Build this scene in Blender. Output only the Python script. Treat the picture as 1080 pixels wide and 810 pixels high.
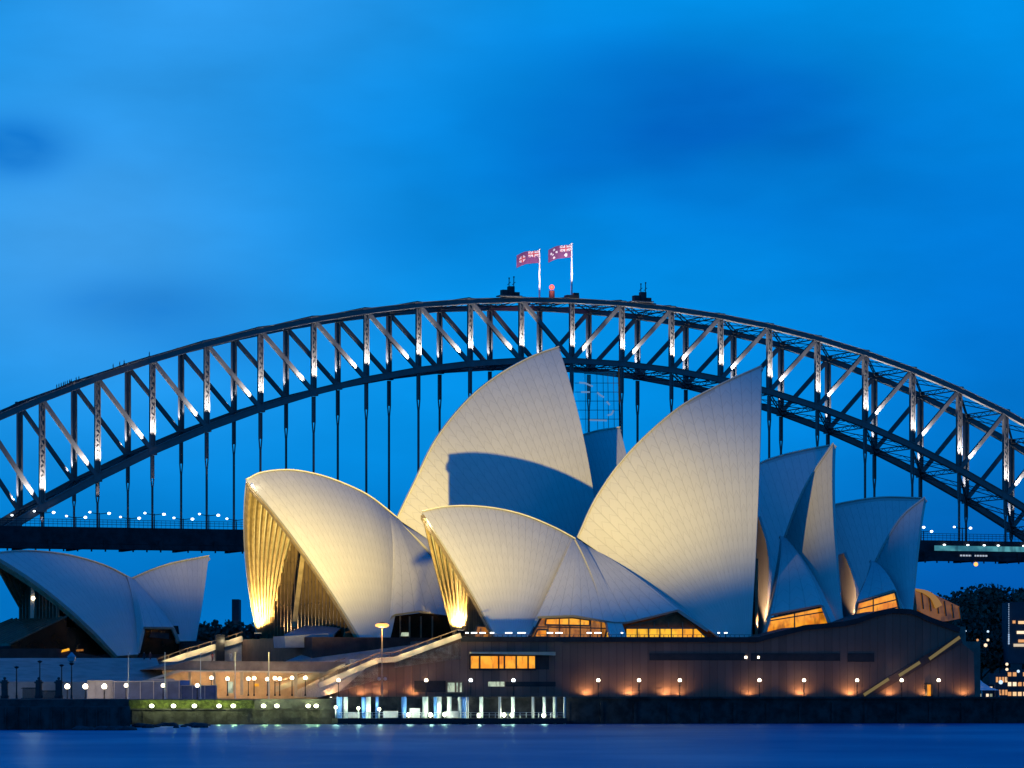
import bpy, math, random
import numpy as np
from mathutils import Vector, Matrix

random.seed(7)
rng = np.random.default_rng(7)
sc = bpy.context.scene
COL = sc.collection
for _o in list(bpy.data.objects):
    bpy.data.objects.remove(_o)

# ------------------------------------------------------------------ camera
F, H = 4130.0, 5.2                      # focal length in pixels of a 1080 wide frame, eye height
cd = bpy.data.cameras.new('camera')
cam = bpy.data.objects.new('camera', cd)
COL.objects.link(cam)
cam.location = (0, 0, H)
cam.rotation_euler = (math.radians(90), 0, 0)
cd.sensor_width = 36.0
cd.lens = F / 1080 * 36
cd.shift_y = (732 - 405) / 1080
cd.clip_start = 1.0
cd.clip_end = 30000
sc.camera = cam
sc.view_settings.view_transform = 'Standard'
sc.view_settings.look = 'None'
sc.view_settings.exposure = 0
sc.view_settings.gamma = 1
sc.view_settings.use_curve_mapping = False
sc.render.engine = 'CYCLES'
sc.cycles.use_denoising = True
sc.cycles.max_bounces = 6
sc.cycles.diffuse_bounces = 0
sc.cycles.glossy_bounces = 3
sc.cycles.transparent_max_bounces = 8
sc.cycles.sample_clamp_indirect = 4
sc.cycles.use_light_tree = True

# ------------------------------------------------------------------ node helpers
class NT:
    def __init__(s, tree):
        s.t = tree; s.n = tree.nodes; s.l = tree.links
    def new(s, kind, **kw):
        n = s.n.new(kind)
        for k, v in kw.items(): setattr(n, k, v)
        return n
    def put(s, sock, v):
        if hasattr(v, 'is_output') or isinstance(v, bpy.types.NodeSocket): s.l.new(v, sock)
        else: sock.default_value = v
    def math(s, op, a, b=None, clamp=False):
        n = s.new('ShaderNodeMath', operation=op, use_clamp=clamp)
        s.put(n.inputs[0], a)
        if b is not None: s.put(n.inputs[1], b)
        return n.outputs[0]
    def mix(s, f, a, b, blend='MIX'):
        n = s.new('ShaderNodeMix', data_type='RGBA', blend_type=blend)
        s.put(n.inputs[0], f); s.put(n.inputs[6], a); s.put(n.inputs[7], b)
        return n.outputs[2]
    def ramp(s, v, pts):
        n = s.new('ShaderNodeMapRange', interpolation_type='SMOOTHSTEP')
        s.put(n.inputs[0], v)
        for i, q in enumerate(pts): n.inputs[i + 1].default_value = q
        return n.outputs[0]
    def noise(s, vec, scale, detail=4, rough=.55):
        n = s.new('ShaderNodeTexNoise')
        if vec is not None: s.put(n.inputs['Vector'], vec)
        n.inputs['Scale'].default_value = scale
        n.inputs['Detail'].default_value = detail
        n.inputs['Roughness'].default_value = rough
        return n.outputs['Fac']

# ------------------------------------------------------------------ dusk sky
SUN_EL, SUN_AZ = math.radians(1.0), math.radians(300)
w = bpy.data.worlds.new('World'); sc.world = w; w.use_nodes = True
N = NT(w.node_tree); N.n.clear()
tc = N.new('ShaderNodeTexCoord')
sep = N.new('ShaderNodeSeparateXYZ'); N.l.new(tc.outputs['Generated'], sep.inputs[0])
ax = N.math('DIVIDE', sep.outputs[0], N.math('MAXIMUM', N.math('ABSOLUTE', sep.outputs[1]), .05))
az = sep.outputs[2]
def blob(cx, cz, rx, rz):
    a = N.math('DIVIDE', N.math('SUBTRACT', ax, (cx - 540) / F), rx / F)
    b = N.math('DIVIDE', N.math('SUBTRACT', az, (732 - cz) / F), rz / F)
    d = N.math('ADD', N.math('MULTIPLY', a, a), N.math('MULTIPLY', b, b))
    return N.math('POWER', 2.718, N.math('MULTIPLY', d, -1.0))
cvec = N.new('ShaderNodeCombineXYZ')
N.l.new(ax, cvec.inputs[0]); N.l.new(N.math('MULTIPLY', az, 2.6), cvec.inputs[1])
nz = N.noise(cvec.outputs[0], 18, 4, .5)
nz2 = N.noise(cvec.outputs[0], 7, 3, .5)
cloud = N.ramp(nz, (.38, .72, 0, 1)); cloud2 = N.ramp(nz2, (.35, .68, 0, 1))
base = (.0002, .285, .815, 1)
col = N.mix(N.math('MINIMUM', N.math('ADD', blob(70, 260, 230, 160), N.math('MULTIPLY', blob(200, -10, 240, 110), .55)), 1.0), base, (.048, .350, .850, 1))
col = N.mix(N.math('MULTIPLY', blob(760, 160, 310, 105), N.math('ADD', N.math('MULTIPLY', cloud2, .8), .5)), col, (.0002, .115, .520, 1))
col = N.mix(N.math('MULTIPLY', blob(1090, 330, 260, 190), .75), col, (.0002, .160, .640, 1))
low = N.ramp(az, ((732 - 650) / F, (732 - 400) / F, 1, 0))
col = N.mix(low, col, (.0002, .165, .545, 1))
col = N.mix(blob(1090, 660, 260, 190), col, (.0002, .095, .42, 1))
col = N.mix(N.ramp(az, (.2, .55, 0, 1)), col, (.0002, .085, .41, 1))
dk = N.math('ADD', N.math('MULTIPLY', blob(15, 165, 60, 30), 1.2), blob(160, 325, 100, 30))
dk = N.math('ADD', N.math('ADD', dk, N.math('MULTIPLY', blob(690, 100, 150, 50), .8)), N.math('MULTIPLY', blob(470, 250, 110, 34), .5))
dk = N.math('ADD', dk, N.math('MULTIPLY', blob(240, 370, 90, 22), .4))
dk = N.math('MULTIPLY', N.math('MINIMUM', dk, 1.0), N.math('ADD', N.math('MULTIPLY', cloud, .55), .45))
col = N.mix(dk, col, (.0004, .155, .585, 1))
wisp = N.math('MULTIPLY', N.math('SUBTRACT', nz, .5), .45)
hsv = N.new('ShaderNodeHueSaturation'); N.put(hsv.inputs['Value'], N.math('ADD', wisp, 1.0)); N.put(hsv.inputs['Color'], col)
col = hsv.outputs[0]
sky = N.new('ShaderNodeTexSky', sky_type='NISHITA', sun_disc=False)
sky.sun_elevation = SUN_EL; sky.sun_rotation = SUN_AZ
addn = N.mix(.0002, col, sky.outputs[0], 'ADD')
bg = N.new('ShaderNodeBackground'); N.l.new(addn, bg.inputs[0]); bg.inputs[1].default_value = 1.0
out = N.new('ShaderNodeOutputWorld'); N.l.new(bg.outputs[0], out.inputs[0])

# the last glow of the set sun
sd = bpy.data.lights.new('sun', 'SUN'); sd.energy = .02; sd.angle = math.radians(10); sd.color = (.7, .8, 1)
so = bpy.data.objects.new('sun', sd); COL.objects.link(so)
so.rotation_euler = (math.radians(84), 0, math.radians(30))

# ------------------------------------------------------------------ flood lights over the water (building flood lighting)
def lamp(name, kind, loc, energy, color, target=None, size=80, blend=.5, radius=.5, parent=None):
    d = bpy.data.lights.new(name, kind); d.energy = energy; d.color = color
    if kind in ('SPOT', 'POINT'): d.shadow_soft_size = radius
    o = bpy.data.objects.new(name, d); COL.objects.link(o)
    if kind == 'SPOT': d.spot_size = math.radians(size); d.spot_blend = blend
    if parent is not None:
        o.parent = parent; loc = Vector(loc) - parent.location
        if target is not None: target = Vector(target) - parent.location
    o.location = loc
    if target is not None:
        o.rotation_euler = (Vector(target) - Vector(loc)).to_track_quat('-Z', 'Y').to_euler()
    return o
def px(x, y, d): return Vector(((x - 540) / F * d, d, H + (732 - y) / F * d))
FLOOD = Vector(((340 - 540) / F * 611, 611, 1.2))
_az, _el = math.radians(10), math.radians(17.4)
fl = lamp('flood', 'SPOT', FLOOD, 1.15e6, (1, .74, .19), FLOOD + 100 * Vector((math.sin(_az) * math.cos(_el), math.cos(_az) * math.cos(_el), math.sin(_el))), 65, 1.0, .8)
fl.scale = (1, .27, 1)                # wide, low beam of a building flood light

FLOOD2 = FLOOD + Vector((-.9, 0, 0))
_az, _el = math.radians(-6), math.radians(14.2)
fl = lamp('flood', 'SPOT', FLOOD2, 1.15e6, (1, .74, .19), FLOOD2 + 100 * Vector((math.sin(_az) * math.cos(_el), math.cos(_az) * math.cos(_el), math.sin(_el))), 34, 1.0, .8)
fl.scale = (1, .50, 1)

# ------------------------------------------------------------------ mesh helpers
def V(*a): return np.array(a, float)
class MB:
    def __init__(s): s.v = []; s.f = []; s.uv = {}; s.mi = []; s.cur = 0
    def add(s, vs, fs):
        b = len(s.v); s.v += [tuple(map(float, q)) for q in vs]
        s.f += [tuple(b + i for i in f) for f in fs]; s.mi += [s.cur] * len(fs)
        return b
    def hexa(s, p):       # 8 points: 4 bottom ring, 4 top ring
        s.add(p, [(3, 2, 1, 0), (4, 5, 6, 7), (0, 1, 5, 4), (1, 2, 6, 5), (2, 3, 7, 6), (3, 0, 4, 7)]); return s
    def box(s, c, size, rz=0):
        cx, cy, cz = c; x, y, z = size[0] / 2, size[1] / 2, size[2] / 2
        ca, sa = math.cos(rz), math.sin(rz)
        r = [(-x, -y), (x, -y), (x, y), (-x, y)]
        return s.hexa([(cx + a * ca - b * sa, cy + a * sa + b * ca, cz + k) for k in (-z, z) for a, b in r])
    def beam(s, a, b, wd, ht, up=(0, 0, 1)):     # wd across, ht along up
        a = np.array(a, float); b = np.array(b, float); d = b - a; d /= np.linalg.norm(d)
        up = np.array(up, float)
        if abs(d @ up) > .98: up = V(0, 1, 0) if abs(d[1]) < .9 else V(1, 0, 0)
        side = np.cross(d, up); side /= np.linalg.norm(side); u2 = np.cross(side, d)
        ring = [side * i * wd / 2 + u2 * j * ht / 2 for i, j in ((-1, -1), (1, -1), (1, 1), (-1, 1))]
        return s.hexa([a + r for r in ring] + [b + r for r in ring])
    def tube(s, a, b, r0, r1=None, n=8):
        r1 = r0 if r1 is None else r1
        a = np.array(a, float); b = np.array(b, float); d = b - a; d /= np.linalg.norm(d)
        up = V(0, 0, 1) if abs(d[2]) < .9 else V(1, 0, 0)
        e = np.cross(d, up); e /= np.linalg.norm(e); g = np.cross(d, e)
        vs = []
        for p, r in ((a, r0), (b, r1)):
            vs += [p + r * (e * math.cos(2 * math.pi * k / n) + g * math.sin(2 * math.pi * k / n)) for k in range(n)]
        fs = [(k, (k + 1) % n, n + (k + 1) % n, n + k) for k in range(n)] + [tuple(range(n))[::-1], tuple(range(n, 2 * n))]
        s.add(vs, fs); return s
    def ball(s, c, r, n=10, m=6, sz=1.0):
        vs = [(c[0], c[1], c[2] - r * sz)]
        for j in range(1, m):
            a = -math.pi / 2 + math.pi * j / m
            vs += [(c[0] + r * math.cos(a) * math.cos(2 * math.pi * k / n), c[1] + r * math.cos(a) * math.sin(2 * math.pi * k / n), c[2] + r * sz * math.sin(a)) for k in range(n)]
        vs.append((c[0], c[1], c[2] + r * sz)); L = len(vs) - 1
        fs = [(0, 1 + (k + 1) % n, 1 + k) for k in range(n)]
        for j in range(m - 2):
            o = 1 + j * n
            fs += [(o + k, o + (k + 1) % n, o + n + (k + 1) % n, o + n + k) for k in range(n)]
        o = 1 + (m - 2) * n
        fs += [(o + k, o + (k + 1) % n, L) for k in range(n)]
        s.add(vs, fs); return s
    def prism(s, pts, off):       # polygon of 3D points extruded by a vector
        n = len(pts); off = np.array(off, float); pts = [np.array(p, float) for p in pts]
        fs = [tuple(range(n)), tuple(range(2 * n - 1, n - 1, -1))]
        fs += [(i, n + i, n + (i + 1) % n, (i + 1) % n) for i in range(n)]
        s.add(pts + [p + off for p in pts], fs); return s
    def sheet(s, g, uv=None):      # grid of points [i][j]
        g = np.array(g, float); a, b = g.shape[:2]
        base = len(s.v)
        s.v += [tuple(map(float, q)) for q in g.reshape(-1, 3)]
        fs = [(base + i * b + j, base + (i + 1) * b + j, base + (i + 1) * b + j + 1, base + i * b + j + 1) for i in range(a - 1) for j in range(b - 1)]
        s.f += fs; s.mi += [s.cur] * len(fs)
        if uv is not None:
            uv = np.array(uv, float).reshape(-1, 2)
            for k in range(len(uv)): s.uv[base + k] = tuple(uv[k])
        return s
    def build(s, name, mat, parent=None, smooth=False, loc=None, recalc=True):
        """link as ONE mesh object; world coordinates in, local to the thing's origin out"""
        vs = np.array(s.v, float)
        if parent is not None:
            o0 = np.array(parent.matrix_basis.translation) if parent.parent is None else np.array(parent.parent.matrix_basis.translation)
            if parent.parent is not None and parent.parent.parent is not None: raise RuntimeError('too deep')
        elif loc is not None: o0 = np.array(loc, float)
        else: o0 = V(vs[:, 0].mean(), vs[:, 1].mean(), vs[:, 2].min())
        me = bpy.data.meshes.new(name)
        me.from_pydata([tuple(q) for q in vs - o0], [], s.f)
        if s.uv:
            ul = me.uv_layers.new(name='UVMap')
            li = np.zeros(len(me.loops), int); me.loops.foreach_get('vertex_index', li)
            arr = np.array([s.uv.get(int(i), (0, 0)) for i in li], dtype=np.float32).ravel()
            ul.data.foreach_set('uv', arr)
        mats = mat if isinstance(mat, (list, tuple)) else [mat]
        for m in mats: me.materials.append(m)
        if len(mats) > 1:
            me.polygons.foreach_set('material_index', s.mi)
        if recalc:
            import bmesh
            bm = bmesh.new(); bm.from_mesh(me); bmesh.ops.recalc_face_normals(bm, faces=bm.faces); bm.to_mesh(me); bm.free()
        if smooth: me.polygons.foreach_set('use_smooth', [True] * len(me.polygons))
        me.update()
        o = bpy.data.objects.new(name, me); COL.objects.link(o)
        if parent is not None: o.parent = parent
        else: o.location = o0
        return o
def tag(o, label=None, cat=None, group=None, kind=None):
    if label: o['label'] = label
    if cat: o['category'] = cat
    if group: o['group'] = group
    if kind: o['kind'] = kind
    return o
def thing(name, loc, label, cat, group=None):
    o = bpy.data.objects.new(name, None); COL.objects.link(o); o.location = loc
    o.matrix_basis = Matrix.Translation(Vector(loc))
    return tag(o, label, cat, group)
def dup(root, loc, label=None, group=None):
    r = root.copy(); COL.objects.link(r); r.location = loc
    if label: r['label'] = label
    if group: r['group'] = group
    for ch in list(root.children):
        c = ch.copy(); COL.objects.link(c); c.parent = r
        for g in list(ch.children):
            d = g.copy(); COL.objects.link(d); d.parent = c
    return r
ORD = ['first', 'second', 'third', 'fourth', 'fifth', 'sixth', 'seventh', 'eighth', 'ninth', 'tenth', 'eleventh', 'twelfth',
       'thirteenth', 'fourteenth', 'fifteenth', 'sixteenth', 'seventeenth', 'eighteenth', 'nineteenth', 'twentieth']

# ------------------------------------------------------------------ materials
def mat(name, color, rough=.7, metal=0, var=.15, scale=.5, color2=None, bump=0, bscale=2, spec=.3, emit=None, es=0):
    m = bpy.data.materials.new(name); m.use_nodes = True
    T = NT(m.node_tree); b = T.n['Principled BSDF']
    b.inputs['Roughness'].default_value = rough; b.inputs['Metallic'].default_value = metal
    b.inputs['Specular IOR Level'].default_value = spec
    c = tuple(color) + (1,)
    geo = T.new('ShaderNodeTexCoord').outputs['Object']
    if var:
        f = T.noise(geo, scale, 5, .6)
        c2 = tuple(color2) + (1,) if color2 else tuple(x * (1 - 2 * var) for x in color) + (1,)
        c1 = c if color2 else tuple(min(1, x * (1 + var)) for x in color) + (1,)
        T.l.new(T.mix(T.ramp(f, (.3, .7, 0, 1)), c1, c2), b.inputs['Base Color'])
    else: b.inputs['Base Color'].default_value = c
    if bump:
        bn = T.new('ShaderNodeBump'); bn.inputs['Strength'].default_value = bump; bn.inputs['Distance'].default_value = .2
        T.l.new(T.noise(geo, bscale, 4), bn.inputs['Height']); T.l.new(bn.outputs[0], b.inputs['Normal'])
    if emit:
        b.inputs['Emission Color'].default_value = tuple(emit) + (1,); b.inputs['Emission Strength'].default_value = es
    return m

def tile_mat(name, color):
    """glazed shell tiles: rib lid seams fanning from the foot and chevron courses between them (uv: rib number, metres)"""
    m = bpy.data.materials.new(name); m.use_nodes = True
    T = NT(m.node_tree); b = T.n['Principled BSDF']
    uv = T.new('ShaderNodeTexCoord'); s = T.new('ShaderNodeSeparateXYZ'); T.l.new(uv.outputs['UV'], s.inputs[0])
    u, v = s.outputs[0], s.outputs[1]
    fu = T.math('FRACT', u)
    tri = T.math('ABSOLUTE', T.math('SUBTRACT', fu, .5))                 # 0.5 on the seam, 0 mid lid
    seam = T.ramp(tri, (.44, .49, 0, 1))
    cv = T.math('FRACT', T.math('ADD', T.math('DIVIDE', v, 2.9), T.math('MULTIPLY', tri, 1.1)))
    chev = T.ramp(T.math('ABSOLUTE', T.math('SUBTRACT', cv, .5)), (.42, .5, 0, 1))
    lid = T.new('ShaderNodeTexWhiteNoise', noise_dimensions='2D')
    cc = T.new('ShaderNodeCombineXYZ')
    T.l.new(T.math('FLOOR', u), cc.inputs[0])
    T.l.new(T.math('FLOOR', T.math('ADD', T.math('DIVIDE', v, 2.9), T.math('MULTIPLY', tri, 1.1))), cc.inputs[1])
    T.l.new(cc.outputs[0], lid.inputs['Vector'])
    n1 = T.noise(uv.outputs['Object'], .12, 4)
    n2 = T.noise(uv.outputs['Object'], 1.2, 3)
    k = T.math('ADD', T.math('MULTIPLY', lid.outputs['Value'], .15), T.math('MULTIPLY', n1, .16))
    k = T.math('ADD', k, T.math('MULTIPLY', n2, .08))
    c1 = tuple(color) + (1,); c2 = tuple(x * .70 for x in color) + (1,)
    c = T.mix(k, c1, c2)
    c = T.mix(T.math('MULTIPLY', seam, .36), c, tuple(x * .45 for x in color) + (1,))
    c = T.mix(T.math('MULTIPLY', chev, .25), c, tuple(x * .5 for x in color) + (1,))
    T.l.new(c, b.inputs['Base Color'])
    b.inputs['Roughness'].default_value = .55; b.inputs['Specular IOR Level'].default_value = .18
    bn = T.new('ShaderNodeBump'); bn.inputs['Strength'].default_value = .25; bn.inputs['Distance'].default_value = .15; bn.invert = True
    T.l.new(T.math('ADD', seam, T.math('MULTIPLY', chev, .5)), bn.inputs['Height']); T.l.new(bn.outputs[0], b.inputs['Normal'])
    return m

def granite_mat(name, color, pw=1.4):
    """precast reconstituted granite panels: narrow vertical panels with open joints"""
    m = bpy.data.materials.new(name); m.use_nodes = True
    T = NT(m.node_tree); b = T.n['Principled BSDF']
    tc_ = T.new('ShaderNodeTexCoord'); s = T.new('ShaderNodeSeparateXYZ'); T.l.new(tc_.outputs['Object'], s.inputs[0])
    q = T.math('DIVIDE', s.outputs[0], pw); fr = T.math('FRACT', q)
    joint = T.ramp(T.math('ABSOLUTE', T.math('SUBTRACT', fr, .5)), (.42, .48, 0, 1))
    wn = T.new('ShaderNodeTexWhiteNoise', noise_dimensions='1D'); T.l.new(T.math('FLOOR', q), wn.inputs['W'])
    n1 = T.noise(tc_.outputs['Object'], .25, 5)
    k = T.math('ADD', T.math('MULTIPLY', wn.outputs['Value'], .45), T.math('MULTIPLY', n1, .6))
    c = T.mix(k, tuple(color) + (1,), tuple(x * .55 for x in color) + (1,))
    c = T.mix(T.math('MULTIPLY', joint, .4), c, tuple(x * .3 for x in color) + (1,))
    T.l.new(c, b.inputs['Base Color']); b.inputs['Roughness'].default_value = .75; b.inputs['Specular IOR Level'].default_value = .2
    bn = T.new('ShaderNodeBump'); bn.inputs['Strength'].default_value = .4; bn.inputs['Distance'].default_value = .1; bn.invert = True
    T.l.new(joint, bn.inputs['Height']); T.l.new(bn.outputs[0], b.inputs['Normal'])
    return m

def lit_mat(name, c1, c2, strength, scale=.6, dark=(.02, .01, .004)):
    """a lit interior seen through glass: uneven warm light, furniture and people as darker patches"""
    m = bpy.data.materials.new(name); m.use_nodes = True
    T = NT(m.node_tree); b = T.n['Principled BSDF']
    g = T.new('ShaderNodeTexCoord').outputs['Object']
    mpp = T.new('ShaderNodeMapping'); mpp.inputs['Scale'].default_value = (1, 1, .35); T.l.new(g, mpp.inputs[0])
    n1 = T.noise(g, scale, 3, .6); n2 = T.noise(mpp.outputs[0], scale * 3.4, 2, .5)
    c = T.mix(T.ramp(n1, (.35, .65, 0, 1)), tuple(c1) + (1,), tuple(c2) + (1,))
    c = T.mix(T.math('MULTIPLY', T.ramp(n2, (.48, .70, 0, 1)), .55), c, tuple(dark) + (1,))
    T.l.new(c, b.inputs['Emission Color']); b.inputs['Emission Strength'].default_value = strength
    b.inputs['Base Color'].default_value = (.03, .02, .01, 1); b.inputs['Roughness'].default_value = .15
    return m

def glow_mat(name, color, strength):
    m = bpy.data.materials.new(name); m.use_nodes = True
    b = m.node_tree.nodes['Principled BSDF']
    b.inputs['Base Color'].default_value = (.05, .05, .05, 1)
    b.inputs['Emission Color'].default_value = tuple(color) + (1,); b.inputs['Emission Strength'].default_value = strength
    return m

M = {}
M['tile'] = tile_mat('shell_tile', (.76, .73, .67))
M['tile_plain'] = mat('shell_edge_tile', (.72, .69, .62), .6, var=.06)
M['rib'] = mat('concrete_rib', (.38, .29, .18), .8, var=.14, scale=.8)
M['glass_dark'] = mat('bronze_glass', (.034, .018, .010), .22, var=.25, scale=.3, spec=.5)
M['mullion'] = mat('bronze_mullion', (.20, .135, .085), .5, var=.12)
M['granite'] = granite_mat('granite_panel', (.20, .128, .105))
M['paving'] = mat('granite_paving', (.21, .165, .14), .85, var=.15, scale=.4)
M['plaza'] = mat('lightened_plaza_paving', (.40, .36, .31), .85, var=.12, scale=.3)  # paler than the other paving, in place of lamplight on the plaza
M['step'] = mat('granite_step', (.40, .36, .34), .85, var=.1, scale=.6)
M['parapet'] = mat('pale_parapet', (.55, .48, .36), .7, var=.1)
M['seawall'] = mat('sea_wall_stone', (.045, .043, .045), .9, var=.3, scale=.5, bump=.5, bscale=1.2)
M['steel'] = mat('bridge_steel', (.15, .15, .155), .6, metal=0, var=.07, scale=.4, spec=.3)
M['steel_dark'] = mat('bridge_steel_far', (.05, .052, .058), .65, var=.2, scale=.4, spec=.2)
M['deck'] = mat('deck_steel', (.035, .038, .045), .8, var=.2, scale=.3, spec=.1)
M['black'] = mat('black_paint', (.02, .02, .024), .6, var=.2)
M['white_pole'] = mat('white_paint', (.5, .5, .5), .5, var=.05)
M['blue_paint'] = mat('blue_paint', (.05, .16, .42), .5, var=.1)
M['pile'] = mat('grey_pile', (.38, .42, .42), .6, var=.15)
M['dark_stone'] = mat('dark_stone', (.06, .06, .065), .9, var=.25)
M['grass'] = mat('grass', (.07, .085, .02), .9, var=.3, scale=1.5, bump=.6, bscale=6)
M['hoarding_grey'] = mat('grey_hoarding', (.36, .36, .39), .6, var=.08)
M['hoarding_blue'] = mat('blue_hoarding', (.09, .12, .22), .6, var=.12)
M['plaster'] = mat('warm_wall', (.60, .44, .28), .8, var=.12, scale=.4)
M['roof_dark'] = mat('dark_roof', (.085, .05, .045), .7, var=.15)
M['amber'] = lit_mat('amber_interior', (1, .38, .014), (.75, .20, .005), 1.05, .35)
M['amber_dim'] = lit_mat('dim_amber_interior', (.55, .20, .025), (.26, .08, .015), .9, .5)
M['yellow'] = lit_mat('yellow_interior', (1, .52, .018), (.95, .36, .006), 1.1, .3)
M['orange_pane'] = lit_mat('orange_window', (1, .47, .03), (1, .33, .012), 1.05, .5, (.5, .12, .01))
M['white_pane'] = lit_mat('white_window', (.75, .85, .62), (.5, .62, .45), .8, .6)
M['timber'] = mat('timber_soffit', (.20, .095, .04), .6, var=.2, scale=.7)
M['lamp_warm'] = glow_mat('warm_lamp', (1, .86, .62), 5.0)
M['lamp_white'] = glow_mat('white_lamp', (1, .97, .90), 5.0)
M['lamp_cold'] = glow_mat('cold_lamp', (.85, .95, 1), 4.5)
M['lamp_green'] = glow_mat('green_white_lamp', (.92, 1, .62), 6.0)
M['lamp_orange'] = glow_mat('orange_lamp', (1, .40, .08), 2.0)
M['lamp_red'] = glow_mat('red_lamp', (1, .09, .06), 2.2)
M['skin'] = mat('person_skin', (.4, .25, .18), .6, var=0)
M['cloth'] = mat('dark_overall', (.03, .035, .05), .8, var=.1)
M['cloth_red'] = mat('reddish_coat', (.22, .07, .07), .8, var=.1)
M['cloth_pale'] = mat('pale_coat', (.45, .43, .40), .8, var=.1)
M['hazy_foliage'] = mat('hazy_foliage', (.060, .110, .085), .9, var=.35, scale=.15, spec=.05)  # bluish tint in the leaf colour stands in for distance haze
M['bark'] = mat('bark', (.05, .04, .03), .9, var=.2)
M['earth'] = mat('dark_earth', (.04, .045, .03), .95, var=.3, scale=.05)
M['far_wall'] = mat('far_building_wall', (.06, .065, .08), .8, var=.15, scale=.2)
M['glass_clear'] = None
g_ = bpy.data.materials.new('clear_glazing'); g_.use_nodes = True
T = NT(g_.node_tree); T.n.clear()
tr = T.new('ShaderNodeBsdfTransparent'); tr.inputs[0].default_value = (.90, .95, .97, 1)
gl = T.new('ShaderNodeBsdfGlossy'); gl.inputs['Roughness'].default_value = .12
mx = T.new('ShaderNodeMixShader'); mx.inputs[0].default_value = .06
T.l.new(tr.outputs[0], mx.inputs[1]); T.l.new(gl.outputs[0], mx.inputs[2])
mo = T.new('ShaderNodeOutputMaterial'); T.l.new(mx.outputs[0], mo.inputs[0])
M['glass_clear'] = g_

# water: choppy harbour, smoothed by a long exposure
m = bpy.data.materials.new('harbour_water'); m.use_nodes = True
T = NT(m.node_tree); T.n.clear()
tcw = T.new('ShaderNodeTexCoord'); mp = T.new('ShaderNodeMapping'); mp.inputs['Scale'].default_value = (1, .5, 1)
T.l.new(tcw.outputs['Object'], mp.inputs[0])
bn = T.new('ShaderNodeBump'); bn.inputs['Strength'].default_value = .8; bn.inputs['Distance'].default_value = .5
hh = T.math('ADD', T.noise(mp.outputs[0], .30, 4, .6), T.math('MULTIPLY', T.noise(mp.outputs[0], .04, 3, .5), 1.8))
T.l.new(hh, bn.inputs['Height'])
df = T.new('ShaderNodeBsdfDiffuse'); df.inputs[0].default_value = (.0005, .050, .21, 1)
gs = T.new('ShaderNodeBsdfGlossy'); gs.inputs[0].default_value = (.45, .80, 1, 1); gs.inputs['Roughness'].default_value = .30
T.l.new(bn.outputs[0], gs.inputs['Normal'])
mxw = T.new('ShaderNodeMixShader'); T.l.new(T.ramp(T.noise(mp.outputs[0], .018, 4, .6), (.3, .7, .22, .38)), mxw.inputs[0])
T.l.new(df.outputs[0], mxw.inputs[1]); T.l.new(gs.outputs[0], mxw.inputs[2])
wo = T.new('ShaderNodeOutputMaterial'); T.l.new(mxw.outputs[0], wo.inputs[0])
M['water'] = m

# ------------------------------------------------------------------ frames: a building axis seen in the picture, with its own ground plan
CAMP = V(0, 0, H)
class Frame:
    def __init__(s, x, d, deg):
        t_ = math.radians(deg)
        s.o = V((x - 540) / F * d, d, 0)
        s.u = V(math.cos(t_), math.sin(t_), 0); s.v = V(-math.sin(t_), math.cos(t_), 0); s.a = t_
    def at(s, x, y, t):
        r = V((x - 540) / F, 1, (732 - y) / F)
        return CAMP + r * ((t - s.v @ (CAMP - s.o)) / (s.v @ r))
    def loc(s, p):
        q = np.array(p) - s.o; return V(q @ s.u, q @ s.v, q[2])
    def pt(s, a, t, z): return s.o + s.u * a + s.v * t + V(0, 0, z)
    def s_of(s, x, t): return s.loc(s.at(x, 700, t))[0]
    def mirror(s, p):
        q = s.loc(p); return s.pt(q[0], -q[1], q[2])
FA = Frame(620, 735, 12); FB = Frame(450, 770, 24); FR = Frame(110, 800, 32)

def curve(pts, n, start=0., end=1.):
    """smooth (Catmull-Rom) curve through points, resampled evenly by length"""
    P = [np.array(p, float) for p in pts]
    if len(P) == 2: return [P[0] + (P[1] - P[0]) * (i / (n - 1)) for i in range(n)]
    P = [2 * P[0] - P[1]] + P + [2 * P[-1] - P[-2]]
    D = []
    for i in range(1, len(P) - 2):
        for k in range(24):
            t = k / 24
            D.append(.5 * (2 * P[i] + (P[i + 1] - P[i - 1]) * t + (2 * P[i - 1] - 5 * P[i] + 4 * P[i + 1] - P[i + 2]) * t * t + (3 * P[i] - P[i - 1] - 3 * P[i + 1] + P[i + 2]) * t ** 3))
    D.append(P[-2]); D = np.array(D)
    L = np.concatenate([[0], np.cumsum(np.linalg.norm(np.diff(D, axis=0), axis=1))]); L /= L[-1]
    q = np.linspace(start, end, n)
    return [V(*[np.interp(x, L, D[:, k]) for k in range(3)]) for x in q]

def arcgrid(top, bot, nv, R, toward, top_frac=1.0):
    """ribs: circular arcs of radius R from bot[i] to top[i], bulging toward the given direction"""
    g = []
    n = len(top)
    for i in range(n):
        a, b_ = bot[i], top[i]; ch = b_ - a; L = np.linalg.norm(ch)
        tang = top[min(i + 1, n - 1)] - top[max(i - 1, 0)]
        if np.linalg.norm(tang) < 1e-6: tang = V(1, 0, 0)
        nr = np.cross(tang, ch); nr /= np.linalg.norm(nr)
        if nr @ toward < 0: nr = -nr
        sag = L * L / (8 * R)
        row = []
        for j in range(nv):
            t = j / (nv - 1)
            row.append(a + ch * t + nr * (4 * sag * t * (1 - t)))
        g.append(row)
    return np.array(g)

def normals(g, toward):
    du = np.gradient(g, axis=0); dv = np.gradient(g, axis=1)
    n = np.cross(du, dv); n /= np.maximum(np.linalg.norm(n, axis=2, keepdims=True), 1e-9)
    if (n.reshape(-1, 3) @ toward).mean() < 0: n = -n
    return n

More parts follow.
